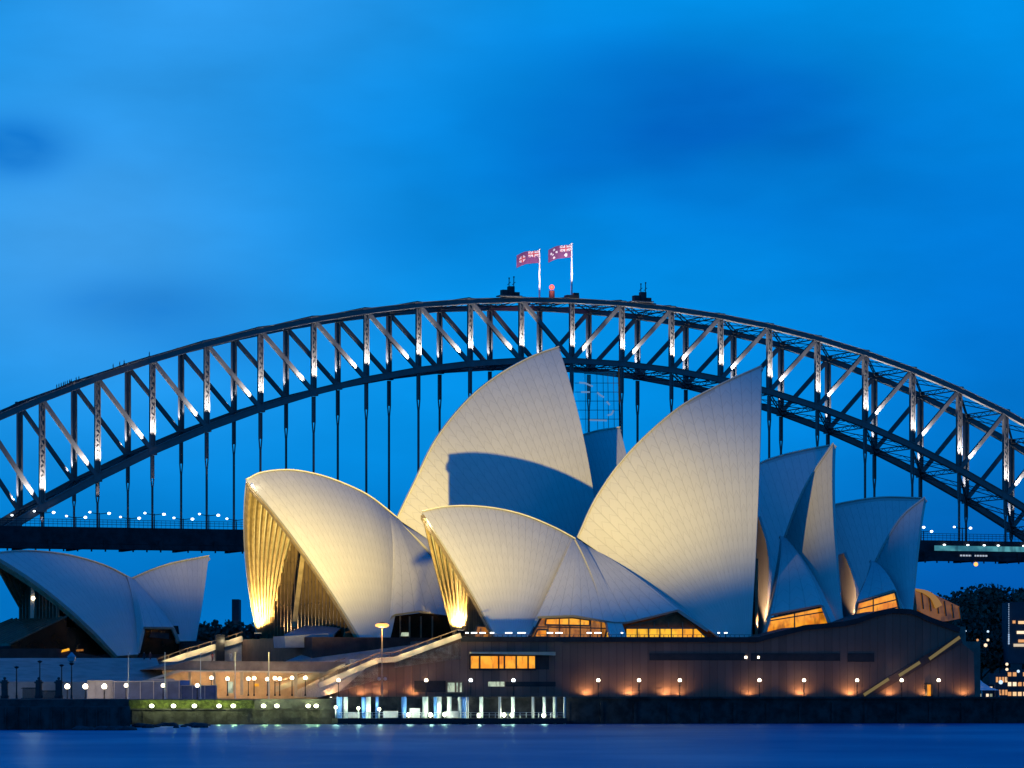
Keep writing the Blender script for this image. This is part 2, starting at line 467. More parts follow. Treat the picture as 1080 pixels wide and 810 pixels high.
def rib_uv(g, nr):
    a, b_ = g.shape[:2]
    L = np.concatenate([np.zeros((a, 1)), np.cumsum(np.linalg.norm(np.diff(g, axis=1), axis=2), axis=1)], axis=1)
    uv = np.zeros((a, b_, 2)); uv[:, :, 0] = np.linspace(0, nr, a)[:, None]; uv[:, :, 1] = L
    return uv

def thick(mb, g, toward, th, uv=None):
    n = normals(g, toward); inn = g - n * th
    mb.sheet(g, uv); mb.sheet(inn)
    for e0, e1 in ((g[0], inn[0]), (g[-1], inn[-1]), (g[:, 0], inn[:, 0]), (g[:, -1], inn[:, -1])):
        mb.sheet(np.stack([e0, e1]))
    return inn

class Shell:
    """a pair of mirrored roof shell halves meeting at a ridge: outside tiled, inside ribbed"""
    def __init__(s, fr, ridge, lip_base, back_base, wd, R, parent, nr=18, ribs=None, wb=None, base_drop=0):
        s.fr = fr; nu, nv = 46, 30
        top = curve([fr.at(*p, 0) for p in ridge], nu)
        a = fr.at(*back_base, -(wb or wd)); b_ = fr.at(*lip_base, -wd)
        if s_first(ridge, lip_base, back_base): a, b_ = b_, a
        bot = [a + (b_ - a) * (i / (nu - 1)) for i in range(nu)]
        tow = -fr.v + V(0, 0, .35)
        s.near = arcgrid(top, bot, nv, R, tow)
        s.far = np.array([[fr.mirror(p) for p in row] for row in s.near])
        mb = MB(); uv = rib_uv(s.near, nr)
        s.inn_near = thick(mb, s.near, tow, .9, uv)
        s.inn_far = thick(mb, s.far, fr.v + V(0, 0, .35), .9, uv)
        s.obj = mb.build('roof_shell', M['tile'], parent, smooth=True)
        auto_smooth(s.obj)
        # ridge capping
        rb = MB()
        rr = [p + V(0, 0, .12) for p in top]
        for i in range(nu - 1): rb.beam(rr[i], rr[i + 1], .7, .2)
        rb.build('ridge_cap', M['tile_plain'], s.obj)
        if ribs:
            for side, gi in (('n', s.inn_near), ('f', s.inn_far)):
                k = MB(); sgn = -1 if side == 'n' else 1
                nn = normals(gi, -sgn * fr.v)
                for i in range(0, nu, 2):
                    for j in range(0, nv - 1):
                        p, q = gi[i][j], gi[i][j + 1]
                        d0 = .25 + .55 * (j / nv); 
                        k.beam(p + nn[i][j] * .45, q + nn[i][j + 1] * .45, .22 + .42 * j / nv, 1.0, nn[i][j])
                k.build('rib_vault', M['rib'], s.obj)
    def profile(s, sg, inset=1.2):
        """outline (t, z) of the inside of the roof at the cross plane s = sg"""
        out_ = []
        for j in range(s.near.shape[1]):
            row = [s.fr.loc(p) for p in s.inn_near[:, j]]
            for p, q in zip(row[:-1], row[1:]):
                if (p[0] - sg) * (q[0] - sg) <= 0 and abs(p[0] - q[0]) > 1e-6:
                    k = (sg - p[0]) / (q[0] - p[0]); z = p + (q - p) * k
                    out_.append((min(z[1] + .3, -.05), z[2] - .3)); break
        return out_

def s_first(ridge, lip, back):
    """the ridge list may start at its tip (mouth to the left) or at its back"""
    return lip[0] < back[0]

def auto_smooth(o):
    me = o.data
    import bmesh
    bm = bmesh.new(); bm.from_mesh(me)
    bmesh.ops.remove_doubles(bm, verts=bm.verts, dist=.0005)
    for e in bm.edges:
        if len(e.link_faces) == 2 and e.calc_face_angle(0) > math.radians(28): e.smooth = False
        if len(e.link_faces) > 2: e.smooth = False
    bm.to_mesh(me); bm.free()

def glass_wall(sh, sg, zb, parent, step=1.15, face=-1, material=None, lean=0):
    """bronze glass wall closing a shell's mouth, with full-height mullions"""
    pr = [p for p in sh.profile(sg) if p[1] > zb]
    if len(pr) < 4: return
    pr.sort(); ts = [p[0] for p in pr]; zs = [p[1] for p in pr]
    T0 = ts[0]
    tt = np.arange(T0, -T0 + .01, step)
    zt = [np.interp(-abs(t), ts, zs) for t in tt]
    mb = MB(); mm = MB(); fr = sh.fr
    mb.sheet([[fr.pt(sg - face * lean * 0, t, zb) for t in tt], [fr.pt(sg, t, z) for t, z in zip(tt, zt)]])
    mb.sheet([[fr.pt(sg - face * .3, t, zb) for t in tt], [fr.pt(sg - face * .3, t, z) for t, z in zip(tt, zt)]])
    g = mb.build('glass_wall', material or M['glass_dark'], parent)
    for t, z in zip(tt, zt):
        if z - zb > .6: mm.beam(fr.pt(sg + face * .35, t, zb), fr.pt(sg + face * .35, t, z - .2), .28, .6, fr.u)
    for zz in np.arange(zb + 3.2, max(zt), 4.2):
        ok = [t for t, z in zip(tt, zt) if z > zz]
        if len(ok) > 1: mm.beam(fr.pt(sg + face * .1, ok[0], zz), fr.pt(sg + face * .1, ok[-1], zz), .2, .3)
    mm.build('mullion', M['mullion'], g)
    return g

def side_patch(fr, tl, tr, bottom, R, parent, name='side_shell', nr=8, th=.6, n=24, material=None):
    """small infill shell: top edge tl-tr, bottom edge through (x, y, t) points"""
    top = [fr.at(*tl) + (fr.at(*tr) - fr.at(*tl)) * (i / (n - 1)) for i in range(n)]
    bot = poly([fr.at(*p) for p in bottom], n)
    tow = -fr.v + V(0, 0, .35)
    g = []
    for i in range(n):
        a, b_ = bot[i], top[i]; ch = b_ - a; L = np.linalg.norm(ch)
        nrm = tow - ch * (tow @ ch) / (L * L); nrm /= np.linalg.norm(nrm)
        g.append([a + ch * t + nrm * (4 * L * L / (8 * R) * t * (1 - t)) for t in np.linspace(0, 1, 18)])
    g = np.array(g)
    mb = MB(); thick(mb, g, tow, th, rib_uv(g, nr))
    o = mb.build(name, material or M['tile'], parent, smooth=True); auto_smooth(o)
    return o
def poly(P, n):
    P = np.array(P); L = np.concatenate([[0], np.cumsum(np.linalg.norm(np.diff(P, axis=0), axis=1))]); L /= L[-1]
    return [V(*[np.interp(x, L, P[:, k]) for k in range(3)]) for x in np.linspace(0, 1, n)]

def fpoly(fr, pts, t, depth, mb=None):
    """flat prism on the plane t of a frame, from picture points, extruded back by depth"""
    mb = mb or MB()
    return mb.prism([fr.at(x, y, t) for x, y in pts], fr.v * depth)

# ================================================================== SETTING
def ground_sheet(name, x0, x1, y0, y1, z, material, nx=2, ny=2):
    mb = MB(); mb.sheet([[(x, y, z) for y in np.linspace(y0, y1, ny)] for x in np.linspace(x0, x1, nx)])
    return tag(mb.build(name, material, loc=(0, 0, z)), kind='structure')
ground_sheet('water', -9000, 9000, -300, 14000, 0, M['water'])

TE = -35.0                                    # east face of the podium in frame A
ZB = 4.35                                     # broadwalk level
ZP = 15.4                                     # podium level
def A(x, y, t=TE): return FA.at(x, y, t)
# peninsula behind the sea wall (one flat slab of land) and the broadwalk in front of the podium
sW = TE - 15.5
mb = MB()
s0, s1 = FA.s_of(128, sW), FA.s_of(1260, sW)
mb.hexa([FA.pt(a, t, z) for z in (-3, ZB) for a, t in ((s0, sW + 1), (s1, sW + 1), (s1, 130), (s0, 130))])
tag(mb.build('broadwalk', M['paving']), kind='structure')
mb = MB(); n = 60
sl, sr = FA.s_of(360, sW), FA.s_of(1260, sW)
mb.hexa([FA.pt(a, t, z) for z in (-3, ZB + .05) for a, t in ((sl, sW), (sr, sW), (sr, sW + .995), (sl, sW + .995))])
for a in np.arange(sl + 4, sr - 2, 6.0):
    mb.beam(FA.pt(a, sW - .15, -1), FA.pt(a, sW - .15, ZB - .6), .5, .3, FA.v)
mb.beam(FA.pt(sl, sW - .1, ZB + .22), FA.pt(sr, sW - .1, ZB + .22), .9, .33)
wall = mb.build('sea_wall', M['seawall'])
tag(wall, 'long dark stone sea wall below the brown granite podium', 'sea wall')
# low sea wall with a grass strip on the left
mb = MB(); sl2, sr2 = FA.s_of(128, sW), FA.s_of(360, sW)
mb.hexa([FA.pt(a, t, z) for z in (-3, 2.6) for a, t in ((sl2, sW - .5), (sr2, sW - .5), (sr2, sW + .99), (sl2, sW + .99))])
for a in np.arange(sl2, sr2, 1.8): mb.beam(FA.pt(a, sW - .55, .2), FA.pt(a, sW - .55, 2.5), .12, .12, FA.v)
mb.beam(FA.pt(sl2, sW - .62, 2.62), FA.pt(sr2, sW - .62, 2.62), .3, .25)
tag(mb.build('sea_wall', M['seawall']), 'low sea wall carrying a row of glaring lamps under the grass strip', 'sea wall')
mb = MB(); sg_ = FA.s_of(268, sW)
for a0, a1, zt in ((sl2, sg_, 4.2), ):
    k = 80
    rows = []
    for a in np.linspace(a0, a1, k): rows.append([FA.pt(a, sW - .4 + q * .45, 2.62 + (zt - 2.62) * q ** .7 + random.uniform(-.06, .06)) for q in np.linspace(0, 1, 8)])
    mb.sheet(rows)
tag(mb.build('grass', M['grass']), kind='stuff')
mb = MB(); mb.hexa([FA.pt(a, t, z) for z in (2.62, ZB - .01) for a, t in ((sg_, sW - .3), (sr2, sW - .3), (sr2, sW + .99), (sg_, sW + .99))])
tag(mb.build('planter_wall', M['dark_stone']), 'dark upper wall course between the grass strip and the jetty', 'wall')

# plaza climbing behind the left hoardings
mb = MB()
pl = [FB.at(-60, 719, -45), FB.at(150, 719, -45)]
rows = []
for q in np.linspace(0, 1, 8):
    y = 719 + (694 - 719) * q; t = -45 + 33 * q
    rows.append([FB.at(-70, y, t), FB.at(175 - 10 * q, y, t)])
mb.sheet(rows)
top = rows
mb.sheet([[p + V(0, 0, -4) for p in rows[0]], rows[0]])
tag(mb.build('plaza', M['plaza']), kind='structure')
mb = MB()
mb.hexa([FB.pt(a, t, z) for z in (1, 11.3) for a, t in ((FB.s_of(-120, -10), -11.9), (FB.s_of(245, -10), -11.9), (FB.s_of(245, -10), 60), (FB.s_of(-120, -10), 60))])
tag(mb.build('forecourt', M['paving']), kind='structure')

# ------------------------------------------------------------------ podium
pod = thing('podium', FA.pt(0, TE, ZB), 'long brown granite podium under the white shells, wavy along its right top', 'building')
prof = [(349, 736), (399, 694), (416, 694), (486, 673.5), (800, 674), (806, 672), (838, 664), (850, 661), (870, 659.5), (892, 657), (905, 654), (925, 646.5), (941, 643.5),
        (960, 644.5), (968, 647), (981, 653), (1012, 664), (1014, 678), (1027, 688), (1028, 738), (349, 738)]
pts = [A(x, y) for x, y in prof]
for p in pts:
    if p[2] < 5: p[2] = ZB
mb = MB(); mb.prism(pts, FA.v * 16)
body = mb.build('wall', M['granite'], pod)
# dark coping following the top edge
mb = MB(); top = [A(x, y, TE - .15) for x, y in prof[3:17]]
for p, q in zip(top[:-1], top[1:]): mb.beam(p + V(0, 0, -.1), q + V(0, 0, -.1), .5, .9)
mb.build('coping', M['black'], body)
# terrace behind the front wall (flat, under both halls)
mb = MB()
mb.hexa([FA.pt(a, t, z) for z in (ZB, ZP - .4) for a, t in ((FA.s_of(440, 0), TE + 16.002), (FA.s_of(1000, 0), TE + 16.002), (FA.s_of(1000, 0), 62), (FA.s_of(440, 0), 62))])
mb.hexa([FA.pt(a, t, z) for z in (ZP - .4, ZP + 2.4) for a, t in ((FA.s_of(850, 0), TE + 16.01), (FA.s_of(985, 0), TE + 16.01), (FA.s_of(985, 0), 30), (FA.s_of(850, 0), 30))])
mb.build('terrace', M['paving'], pod)
mb = MB()
mb.hexa([FB.pt(a, t, z) for z in (ZB, ZP + .4) for a, t in ((FB.s_of(268, 0), -31), (FB.s_of(640, 0), -31), (FB.s_of(760, 0), 45), (FB.s_of(268, 0), 45))])
mb.build('terrace', M['roof_dark'], pod)
# stair on the east side: flight rising to the right, pale lit balustrades
def flight(p0, p1, dv, nst, parent, name='staircase', material=None, under=3.0):
    mb = MB(); p0 = np.array(p0); p1 = np.array(p1); d = p1 - p0; dv = np.array(dv)
    hx = V(d[0], d[1], 0) / nst; hz = d[2] / nst
    prof_ = []
    for k in range(nst):
        a = p0 + hx * k + V(0, 0, hz * k); prof_ += [a, a + V(0, 0, hz)]
    prof_.append(p1)
    prof_ += [p1 - V(0, 0, under), p0 - V(0, 0, under * .3)]
    mb.prism(prof_, dv)
    return mb.build(name, material or M['step'], parent)
def balustrade(pl_, parent, h=.95, th=.5, name='balustrade', rail=True):
    mb = MB()
    for p, q in zip(pl_[:-1], pl_[1:]): mb.beam(p + V(0, 0, h / 2), q + V(0, 0, h / 2), th, h)
    b_ = mb.build(name, M['parapet'], parent)
    if rail:
        k = MB()
        for p, q in zip(pl_[:-1], pl_[1:]):
            m_ = max(2, int(np.linalg.norm(q - p) / 2.2))
            for i in range(m_): 
                c = p + (q - p) * (i + .5) / m_; k.tube(c + V(0, 0, h), c + V(0, 0, h + .75), .06, n=5)
            k.tube(p + V(0, 0, h + .75), q + V(0, 0, h + .75), .09, n=6)
        k.build('handrail', M['mullion'], b_)
    return b_
z_ = V(0, 0, -.5)
flight(A(338, 724) + z_ * 2, A(399, 696) + z_, FA.v * 30, 26, pod)
flight(A(416, 696) + z_, A(486, 671) + z_ * 2, FA.v * 44, 22, pod)
balustrade([A(336, 726, TE - .3), A(399, 699, TE - .3), A(416, 698.5, TE - .3), A(486, 673, TE - .3)], pod)
balustrade([A(290, 730, TE + 30), A(364, 704, TE + 30)], pod)
mb = MB(); mb.prism([A(399, 694, TE + .2), A(416, 694, TE + .2), A(416, 702, TE + .2), A(399, 702, TE + .2)], FA.v * 30); mb.build('landing', M['step'], pod)
def stair_lights(p, q, n, e, parent, off):
    for i in range(n):
        c = np.array(p) + (np.array(q) - np.array(p)) * (i + .5) / n
        lamp('stair_light', 'POINT', c + off, e * 1.9, (1, .80, .42), radius=.25, parent=parent)
stair_lights(A(338, 724), A(399, 698), 3, 55, pod, -FA.v * 1.5 + V(0, 0, 1.2))
stair_lights(A(416, 697), A(486, 672), 4, 55, pod, -FA.v * 1.5 + V(0, 0, 1.2))
stair_lights(A(290, 730, TE + 30), A(364, 704, TE + 30), 4, 70, pod, -FA.v * 1.5 + V(0, 0, 1.4))
stair_lights(A(290, 698, 29.5), A(347, 674, 29.5), 4, 80, pod, -FA.v * 1.5 + V(0, 0, 1.4))
# monumental upper steps behind
flight(A(292, 698, 30) + z_, A(352, 672, 30) + z_, FA.v * 26, 22, pod)
balustrade([A(290, 698.5, 29.5), A(347, 674, 29.5)], pod)
mb = MB(); mb.hexa([A(300, 700, -2), A(486, 700, -2), A(486, 700, 29), A(300, 700, 29), A(300, 698, -2), A(486, 673, -2), A(486, 673, 29), A(352, 676, 29)]); mb.build('stair_mass', M['step'], pod)
mb = MB()
for x0, x1, y in ((348, 352, 672),):
    mb.beam(A(x0, y + 3, 29.4), A(x0, y - 5, 29.4), 1.2, 1.4)
mb.build('newel', M['parapet'], pod)

# windows of the front wall; black slabs paint the shade of its openings
def panel(parent, x0, x1, y0, y1, name, m_, prd=.05, frame=None, mull=(), t=TE):
    mb = MB(); P = [A(x0, y1, t - prd), A(x1, y1, t - prd), A(x1, y0, t - prd), A(x0, y0, t - prd)]
    mb.prism(P, FA.v * (prd + .2 - .002)); o = mb.build(name, m_, parent)
    if frame:
        k = MB()
        for p, q in zip(P, P[1:] + P[:1]): k.beam(p - FA.v * .12, q - FA.v * .12, .35, .35)
        for x in mull: k.beam(A(x, y1, t - prd - .12), A(x, y0, t - prd - .12), .3, .3)
        k.build('frame', frame, o)
    return o
wn = panel(pod, 495.5, 565, 691, 706, 'window', M['orange_pane'], .06, M['black'], (506, 526, 532, 544.5, 557))
panel(pod, 565.8, 579, 691, 706, 'window', M['black'], .05)
mb = MB(); mb.prism([A(497, 687.5, TE - 1.6), A(586, 687.5, TE - 1.6), A(586, 691.2, TE - 1.6), A(497, 689.2, TE - 1.6)], FA.v * 1.7); mb.build('canopy', M['parapet'], pod)
panel(pod, 437, 470, 718, 730, 'opening_shade', M['black'], .05)
panel(pod, 471, 488, 719, 731, 'window', M['white_pane'], .07, M['mullion'], (480.5, 484))
panel(pod, 515, 532, 719, 724, 'window', M['white_pane'], .07)
panel(pod, 533, 586, 719, 724, 'opening_shade', M['black'], .05)
panel(pod, 685, 786, 689, 696.5, 'opening_shade', M['black'], .05)
panel(pod, 792, 886, 689, 697, 'opening_shade', M['black'], .05)
panel(pod, 894, 922, 689, 698, 'opening_shade', M['black'], .05)
panel(pod, 785.5, 788, 692, 694.5, 'window', M['lamp_warm'], .12)
panel(pod, 799, 801, 692, 694.5, 'window', M['lamp_warm'], .12)
dr = panel(pod, 976.5, 982.5, 721, 735, 'door', M['amber'], .08, M['black'])
# diagonal lit stair slot at the right end
mb = MB()
for (x0, y0, x1, y1) in ((911, 733, 937, 716), (948, 712.5, 970, 698.5), (980, 695, 1012, 672)):
    p, q = A(x0, y0, TE - .2), A(x1, y1, TE - .2); mb.beam(p, q, .5, .55)
mb.build('handrail_light', glow_mat('stair_strip_light', (.95, .68, .16), .17), pod)
mb = MB(); mb.beam(A(905, 738, TE - .1), A(1013, 674, TE - .1), .35, 1.5); mb.build('stair_edge', M['roof_dark'], pod)

# ------------------------------------------------------------------ nearer hall
hallA = thing('shell_hall', FA.pt(0, 0, ZP), 'nearer hall of white tiled shells with glowing amber windows at its foot', 'hall', 'shell-roofed halls')
A1 = Shell(FA, [(445, 539.5), (467.5, 535), (495, 534), (525, 537), (555, 544.5), (585, 557), (609, 570)], (525, 676), (554, 676), 20, 95, hallA, nr=20, ribs=True)
A2 = Shell(FA, [(609, 567), (630, 523), (663, 478), (712, 433), (755, 408), (803, 386)], (792, 676), (764, 676), 20, 75, hallA, nr=22)
A3 = Shell(FA, [(827.5, 567), (841, 531), (855, 503), (878.5, 468)], (891, 662), (879, 664), 18, 75, hallA, nr=10)
A4 = Shell(FA, [(923, 593), (937, 566), (953, 543), (975, 525)], (963, 646), (952, 650), 16, 80, hallA, nr=9)
glass_wall(A1, FA.s_of(511, 0), ZP - .4, hallA, step=1.6)
glass_wall(A2, FA.s_of(770, 0), ZP - .4, hallA, face=1)
glass_wall(A3, FA.s_of(858, 0), ZP - .4, hallA, face=1)
glass_wall(A4, FA.s_of(940, 0), ZP - .4, hallA, face=1)
# infill shells between the two back-to-back roofs
side_patch(FA, (603, 569, -.6), (611, 570, -.6), [(561, 660, -19.6), (566, 650, -19.4), (605, 648.5, -19.4), (648, 656, -19.8)], 70, hallA)
side_patch(FA, (611, 570, -.6), (618, 574, -.6), [(647, 656, -19.8), (660, 656, -19.8), (690, 649, -19), (716, 642.5, -18.2), (748, 664, -18.5)], 70, hallA)
side_patch(FA, (606.5, 568, -.9), (614, 571, -.9), [(645, 677, -22), (663, 677, -22)], 57, hallA, name='side_rib', nr=2, th=1.0, n=6)
side_patch(FA, (823, 564.5, -.8), (829, 567.5, -.8), [(801, 676, -17), (806, 664, -18.2), (811, 648, -18.8), (868, 637, -19.4), (878, 660, -19.6), (886, 664, -19.6)], 45, hallA, nr=7)
side_patch(FA, (918.5, 590, -.8), (924.5, 593.5, -.8), [(895, 666, -15.4), (903, 634, -15.8), (945, 621, -16.2), (953, 645, -16.2), (957, 648, -16)], 45, hallA, nr=7)
def wing(xl, xt, yt, xm, ym, xb, yb):
    """slim curved wall between a shell's lip and the next infill shell"""
    g = []
    cr = curve([FA.at(xt, yt, -3), FA.at((xt + xm) / 2 + 2.5, (yt + ym) / 2, -9), FA.at(xm, ym, -13), FA.at((xm + xb) / 2 + 1.5, (ym + yb) / 2, -15), FA.at(xb, yb, -16)], 20)
    cl = curve([FA.at(xl, yt + 2, 5), FA.at(xl, ym, 0), FA.at(xl, yb, -6)], 20)
    for p, q in zip(cl, cr): g.append([p + (q - p) * t + FA.v * (-2.2 * t * (1 - t) * 4 * .5) for t in np.linspace(0, 1, 8)])
    mb = MB(); thick(mb, np.array(g), -FA.v - FA.u * .5, .5, rib_uv(np.array(g), 1))
    auto_smooth(mb.build('side_wing', M['tile'], hallA, smooth=True))
wing(791, 799.5, 545, 811, 598, 803, 674)
wing(884, 889.5, 583, 903.5, 630, 896, 668)
# foyer glazing under the infill shells
mb = fpoly(FA, [(556, 682), (566, 655), (715, 648), (752, 662), (770, 682)], -12, .3); mb.build('inner_wall', M['timber'], hallA)
def glazing(parent, pts, t, m_, verts=(), hors=(), dp=.4, name='window', fm='mullion'):
    mb = fpoly(FA, pts, t, dp); o = mb.build(name, m_, parent)
    k = MB()
    P = [FA.at(x, y, t - .1) for x, y in pts]
    for p, q in zip(P, P[1:] + P[:1]): k.beam(p, q, .3, .3)
    for x, y0, y1 in verts: k.beam(FA.at(x, y0, t - .1), FA.at(x, y1, t - .1), .22, .22)
    for x0, y0, x1, y1 in hors: k.beam(FA.at(x0, y0, t - .1), FA.at(x1, y1, t - .1), .22, .22)
    k.build('frame', M[fm], o); return o
glazing(hallA, [(557, 678), (571, 651), (606, 650), (648, 657), (650, 678)], -17.5, M['amber_dim'], [(x, 652, 676) for x in (578, 590, 601, 612, 623, 634)], [(562, 661, 650, 663)])
glazing(hallA, [(575, 659), (576, 652.5), (604, 651.5), (622, 654), (622, 660)], -17.9, M['orange_pane'], [(590, 652, 660), (600, 652, 660), (612, 652, 660)])
glazing(hallA, [(563, 672), (567, 664), (577, 664), (577, 672)], -17.9, M['amber'], [])
glazing(hallA, [(637, 677), (640, 664), (648, 662), (650, 677)], -17.9, M['yellow'], [])
glazing(hallA, [(660, 661), (690, 654), (716, 645), (733, 660), (735, 664), (660, 664)], -16.5, M['timber'], [(x, 656, 662) for x in (675, 690, 705, 720)])
glazing(hallA, [(660, 679), (660, 662.5), (735, 662.5), (752, 679)], -16.9, M['yellow'], [(x, 663, 678) for x in (672, 684, 696, 708, 720, 731)])
glazing(hallA, [(498, 679), (503, 660), (529, 662), (534, 679)], -15, M['amber_dim'], [(507, 662, 677), (516, 662, 677), (524, 662, 677)], [(500, 668, 532, 668)])
glazing(hallA, [(807, 671), (811.5, 652), (868, 640), (875, 662)], -17.6, M['amber'], [(838, 644, 668)], [(810, 655, 871, 645)])
glazing(hallA, [(900, 657), (905, 636), (944, 624.5), (949, 647)], -15.9, M['amber'], [(921, 630, 652)], [(903, 643, 947, 632), (902, 650, 948, 640)])
# glazed foyer at the end of the hall
fo = MB(); tt_ = -10
P = [(964, 620.5), (975, 622.5), (990, 629), (1012, 640), (1014, 652), (1000, 655), (985, 655), (964, 640)]
fo.prism([FA.at(x, y, tt_) for x, y in P], FA.v * 22)
foy = fo.build('foyer', lit_mat('foyer_glow', (.34, .12, .015), (.10, .03, .005), .55, .25), hallA)
k = MB()
for i in range(7):
    a = FA.at(964 + i * 8, 621 + i * 3.2, tt_ - .2); b_ = FA.at(966 + i * 8, 640 + i * 2.4, tt_ - .2); k.beam(a, b_, .25, .25)
k.build('mullion', M['mullion'], foy)
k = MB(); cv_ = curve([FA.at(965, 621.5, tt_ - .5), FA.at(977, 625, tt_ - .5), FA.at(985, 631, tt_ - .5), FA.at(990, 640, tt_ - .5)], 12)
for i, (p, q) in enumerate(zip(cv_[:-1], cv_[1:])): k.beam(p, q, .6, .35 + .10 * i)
k.build('curved_beam', glow_mat('beam_glow', (1, .50, .10), .30), foy)  # the beam is no lamp; foyer light on it is painted as emission

# ------------------------------------------------------------------ farther hall
hallB = thing('shell_hall', FB.pt(0, 0, ZP), 'farther hall, its tallest white shell crossing the arch, its floodlit mouth open at left', 'hall', 'shell-roofed halls')
B1 = Shell(FB, [(259.5, 506), (276, 498.5), (306, 496), (339, 502), (371, 514), (393, 526), (418, 546)], (382, 676), (411, 676), 28, 85, hallB, nr=22, ribs=True)
B2 = Shell(FB, [(418.5, 547), (437, 509), (459.6, 463.6), (491, 424), (522, 398), (559, 377), (589, 366)], (640, 650), (590, 668), 27, 80, hallB, nr=26)
B3 = Shell(FB, [(575, 482), (600, 465), (628, 455), (653.5, 451)], (678, 655), (640, 668), 22, 75, hallB, nr=18)
B4 = Shell(FB, [(735, 533), (770, 508), (802, 488.5), (824.5, 480.5), (850, 474.5), (874, 470)], (868, 662), (830, 668), 19, 80, hallB, nr=18)
B5 = Shell(FB, [(850, 546), (870, 536.5), (887, 531), (928, 524.8), (971, 525.5)], (948, 650), (910, 655), 16, 85, hallB, nr=16)
glass_wall(B1, FB.s_of(333, 0), ZP, hallB, step=1.9)
mb = MB(); mb.beam(FB.at(321, 574, -3), FB.at(310, 662, -4), .9, .9); mb.build('column', M['rib'], hallB)
glass_wall(B2, FB.s_of(610, 0), ZP, hallB, face=1)
glass_wall(B3, FB.s_of(680, 0), ZP, hallB, face=1)
side_patch(FB, (410, 541, -.6), (421, 548, -.6), [(406, 662, -25.6), (414, 648, -25), (444, 644, -24), (470, 650, -23), (500, 662, -23)], 75, hallB)
side_patch(FB, (418, 548, -1), (424, 552, -1), [(520, 668, -25), (585, 672, -25)], 75, hallB)
mb = fpoly(FB, [(404, 678), (414, 650), (446, 646), (480, 650), (490, 678)], -23.4, .5); o = mb.build('window', M['glass_dark'], hallB)
k = MB()
for x in (422, 432, 444, 456): k.beam(FB.at(x, 650, -23.6), FB.at(x, 677, -23.6), .3, .3)
k.build('frame', M['mullion'], o)
mb = fpoly(FB, [(423, 671), (424, 667), (431, 667), (431, 671)], -23.9, .2); mb.build('window', M['white_pane'], hallB)
# glazed screen hanging behind the tallest shell's mouth
sx0 = FB.at(607, 452, 3); 
mb = MB(); P = [(604, 392), (653, 392), (656, 455), (618, 460)]
mb.prism([FB.at(x, y, 6) for x, y in P], FB.v * .2); scr = mb.build('glazed_screen', M['glass_clear'], hallB)
k = MB()
k.beam(FB.at(652.5, 388, 5.8), FB.at(654, 456, 5.8), .35, .35)
for x in (617, 629.5, 636, 641, 647): k.beam(FB.at(x, 394, 5.8), FB.at(x + 1, 455, 5.8), .10, .10)
for y in (404, 413.5, 423, 432.5, 442): k.beam(FB.at(606, y, 5.75), FB.at(653, y, 5.75), .10, .10)
k.build('screen_bar', M['deck'], scr)
sm_ = glow_mat('screen_streak', (.20, .42, .80), .55)  # glowing bars imitate streaks of light in the glass
for a_ in (((611, 403.5), (617, 404), (625, 407.5)), ((613, 413.5), (622, 413.5)), ((630, 414), (633.5, 417), (637, 419)), ((640, 423.5), (643, 427)), ((641, 438), (645, 437), (647, 433)), ((622, 443), (640, 443.5))):
    k = MB()
    for p, q in zip(a_[:-1], a_[1:]): k.beam(FB.at(*p, 5.6), FB.at(*q, 5.6), .12, .32)
    k.build('glow_strip', sm_, scr)
# entrance canopies in the mouth of the farther hall
mb = MB(); mb.hexa([FB.at(300, 672, -14), FB.at(352, 672, -24), FB.at(352, 672, -10), FB.at(300, 672, 0), FB.at(300, 669, -14), FB.at(352, 669, -24), FB.at(362, 660, -10), FB.at(322, 660, 0)])
mb.build('canopy', M['hoarding_grey'], hallB)
mb = fpoly(FB, [(301, 683), (300, 671), (346, 668), (352, 683)], -27, 6); mb.build('stair_enclosure', M['hoarding_grey'], hallB)
mb = fpoly(FB, [(362, 676), (364, 667), (376, 662), (378, 676)], -24.4, .5); mb.build('door', M['timber'], hallB)

# ------------------------------------------------------------------ restaurant
rest = thing('shell_restaurant', FR.pt(0, 0, 10), 'low restaurant with two blue-grey shells back to back at the far left', 'restaurant')
R1 = Shell(FR, [(-9, 584), (14, 581.5), (40, 581.6), (74, 586), (110, 596.5), (138, 610.5)], (124, 692), (146, 690), 16, 60, rest, nr=16, ribs=True)
R2 = Shell(FR, [(138, 610.5), (160, 601), (184, 593.5), (220, 586.5)], (207, 676), (188, 676), 13, 75, rest, nr=14)
side_patch(FR, (134, 608, -.5), (142, 611, -.5), [(145, 688, -15.8), (151, 661, -14.6), (184, 661.5, -13.6), (190, 676, -13)], 60, rest)
glass_wall(R1, FR.s_of(42, 0), 11, rest, step=1.6)
gw = fpoly(FR, [(146, 690), (152, 660), (188, 660), (192, 690)], -12, .4); gw.build('window', M['glass_dark'], rest)
gw = fpoly(FR, [(158, 672), (160, 666), (178, 668), (178, 674)], -12.4, .3); gw.build('window', mat('dusk_glass', (.02, .06, .09), .1, var=.2, spec=.8), rest)
mb = MB(); mb.prism([FR.at(x, y, -9) for x, y in ((30, 700), (134, 700), (122, 678), (100, 664), (60, 660))], FR.v * 18); mb.build('inner_wall', M['glass_dark'], rest)
mb = MB(); mb.prism([FR.at(x, y, -11.9) for x, y in ((110, 704), (262, 704), (262, 688), (110, 690))], FR.v * 40); mb.build('terrace', M['roof_dark'], rest)
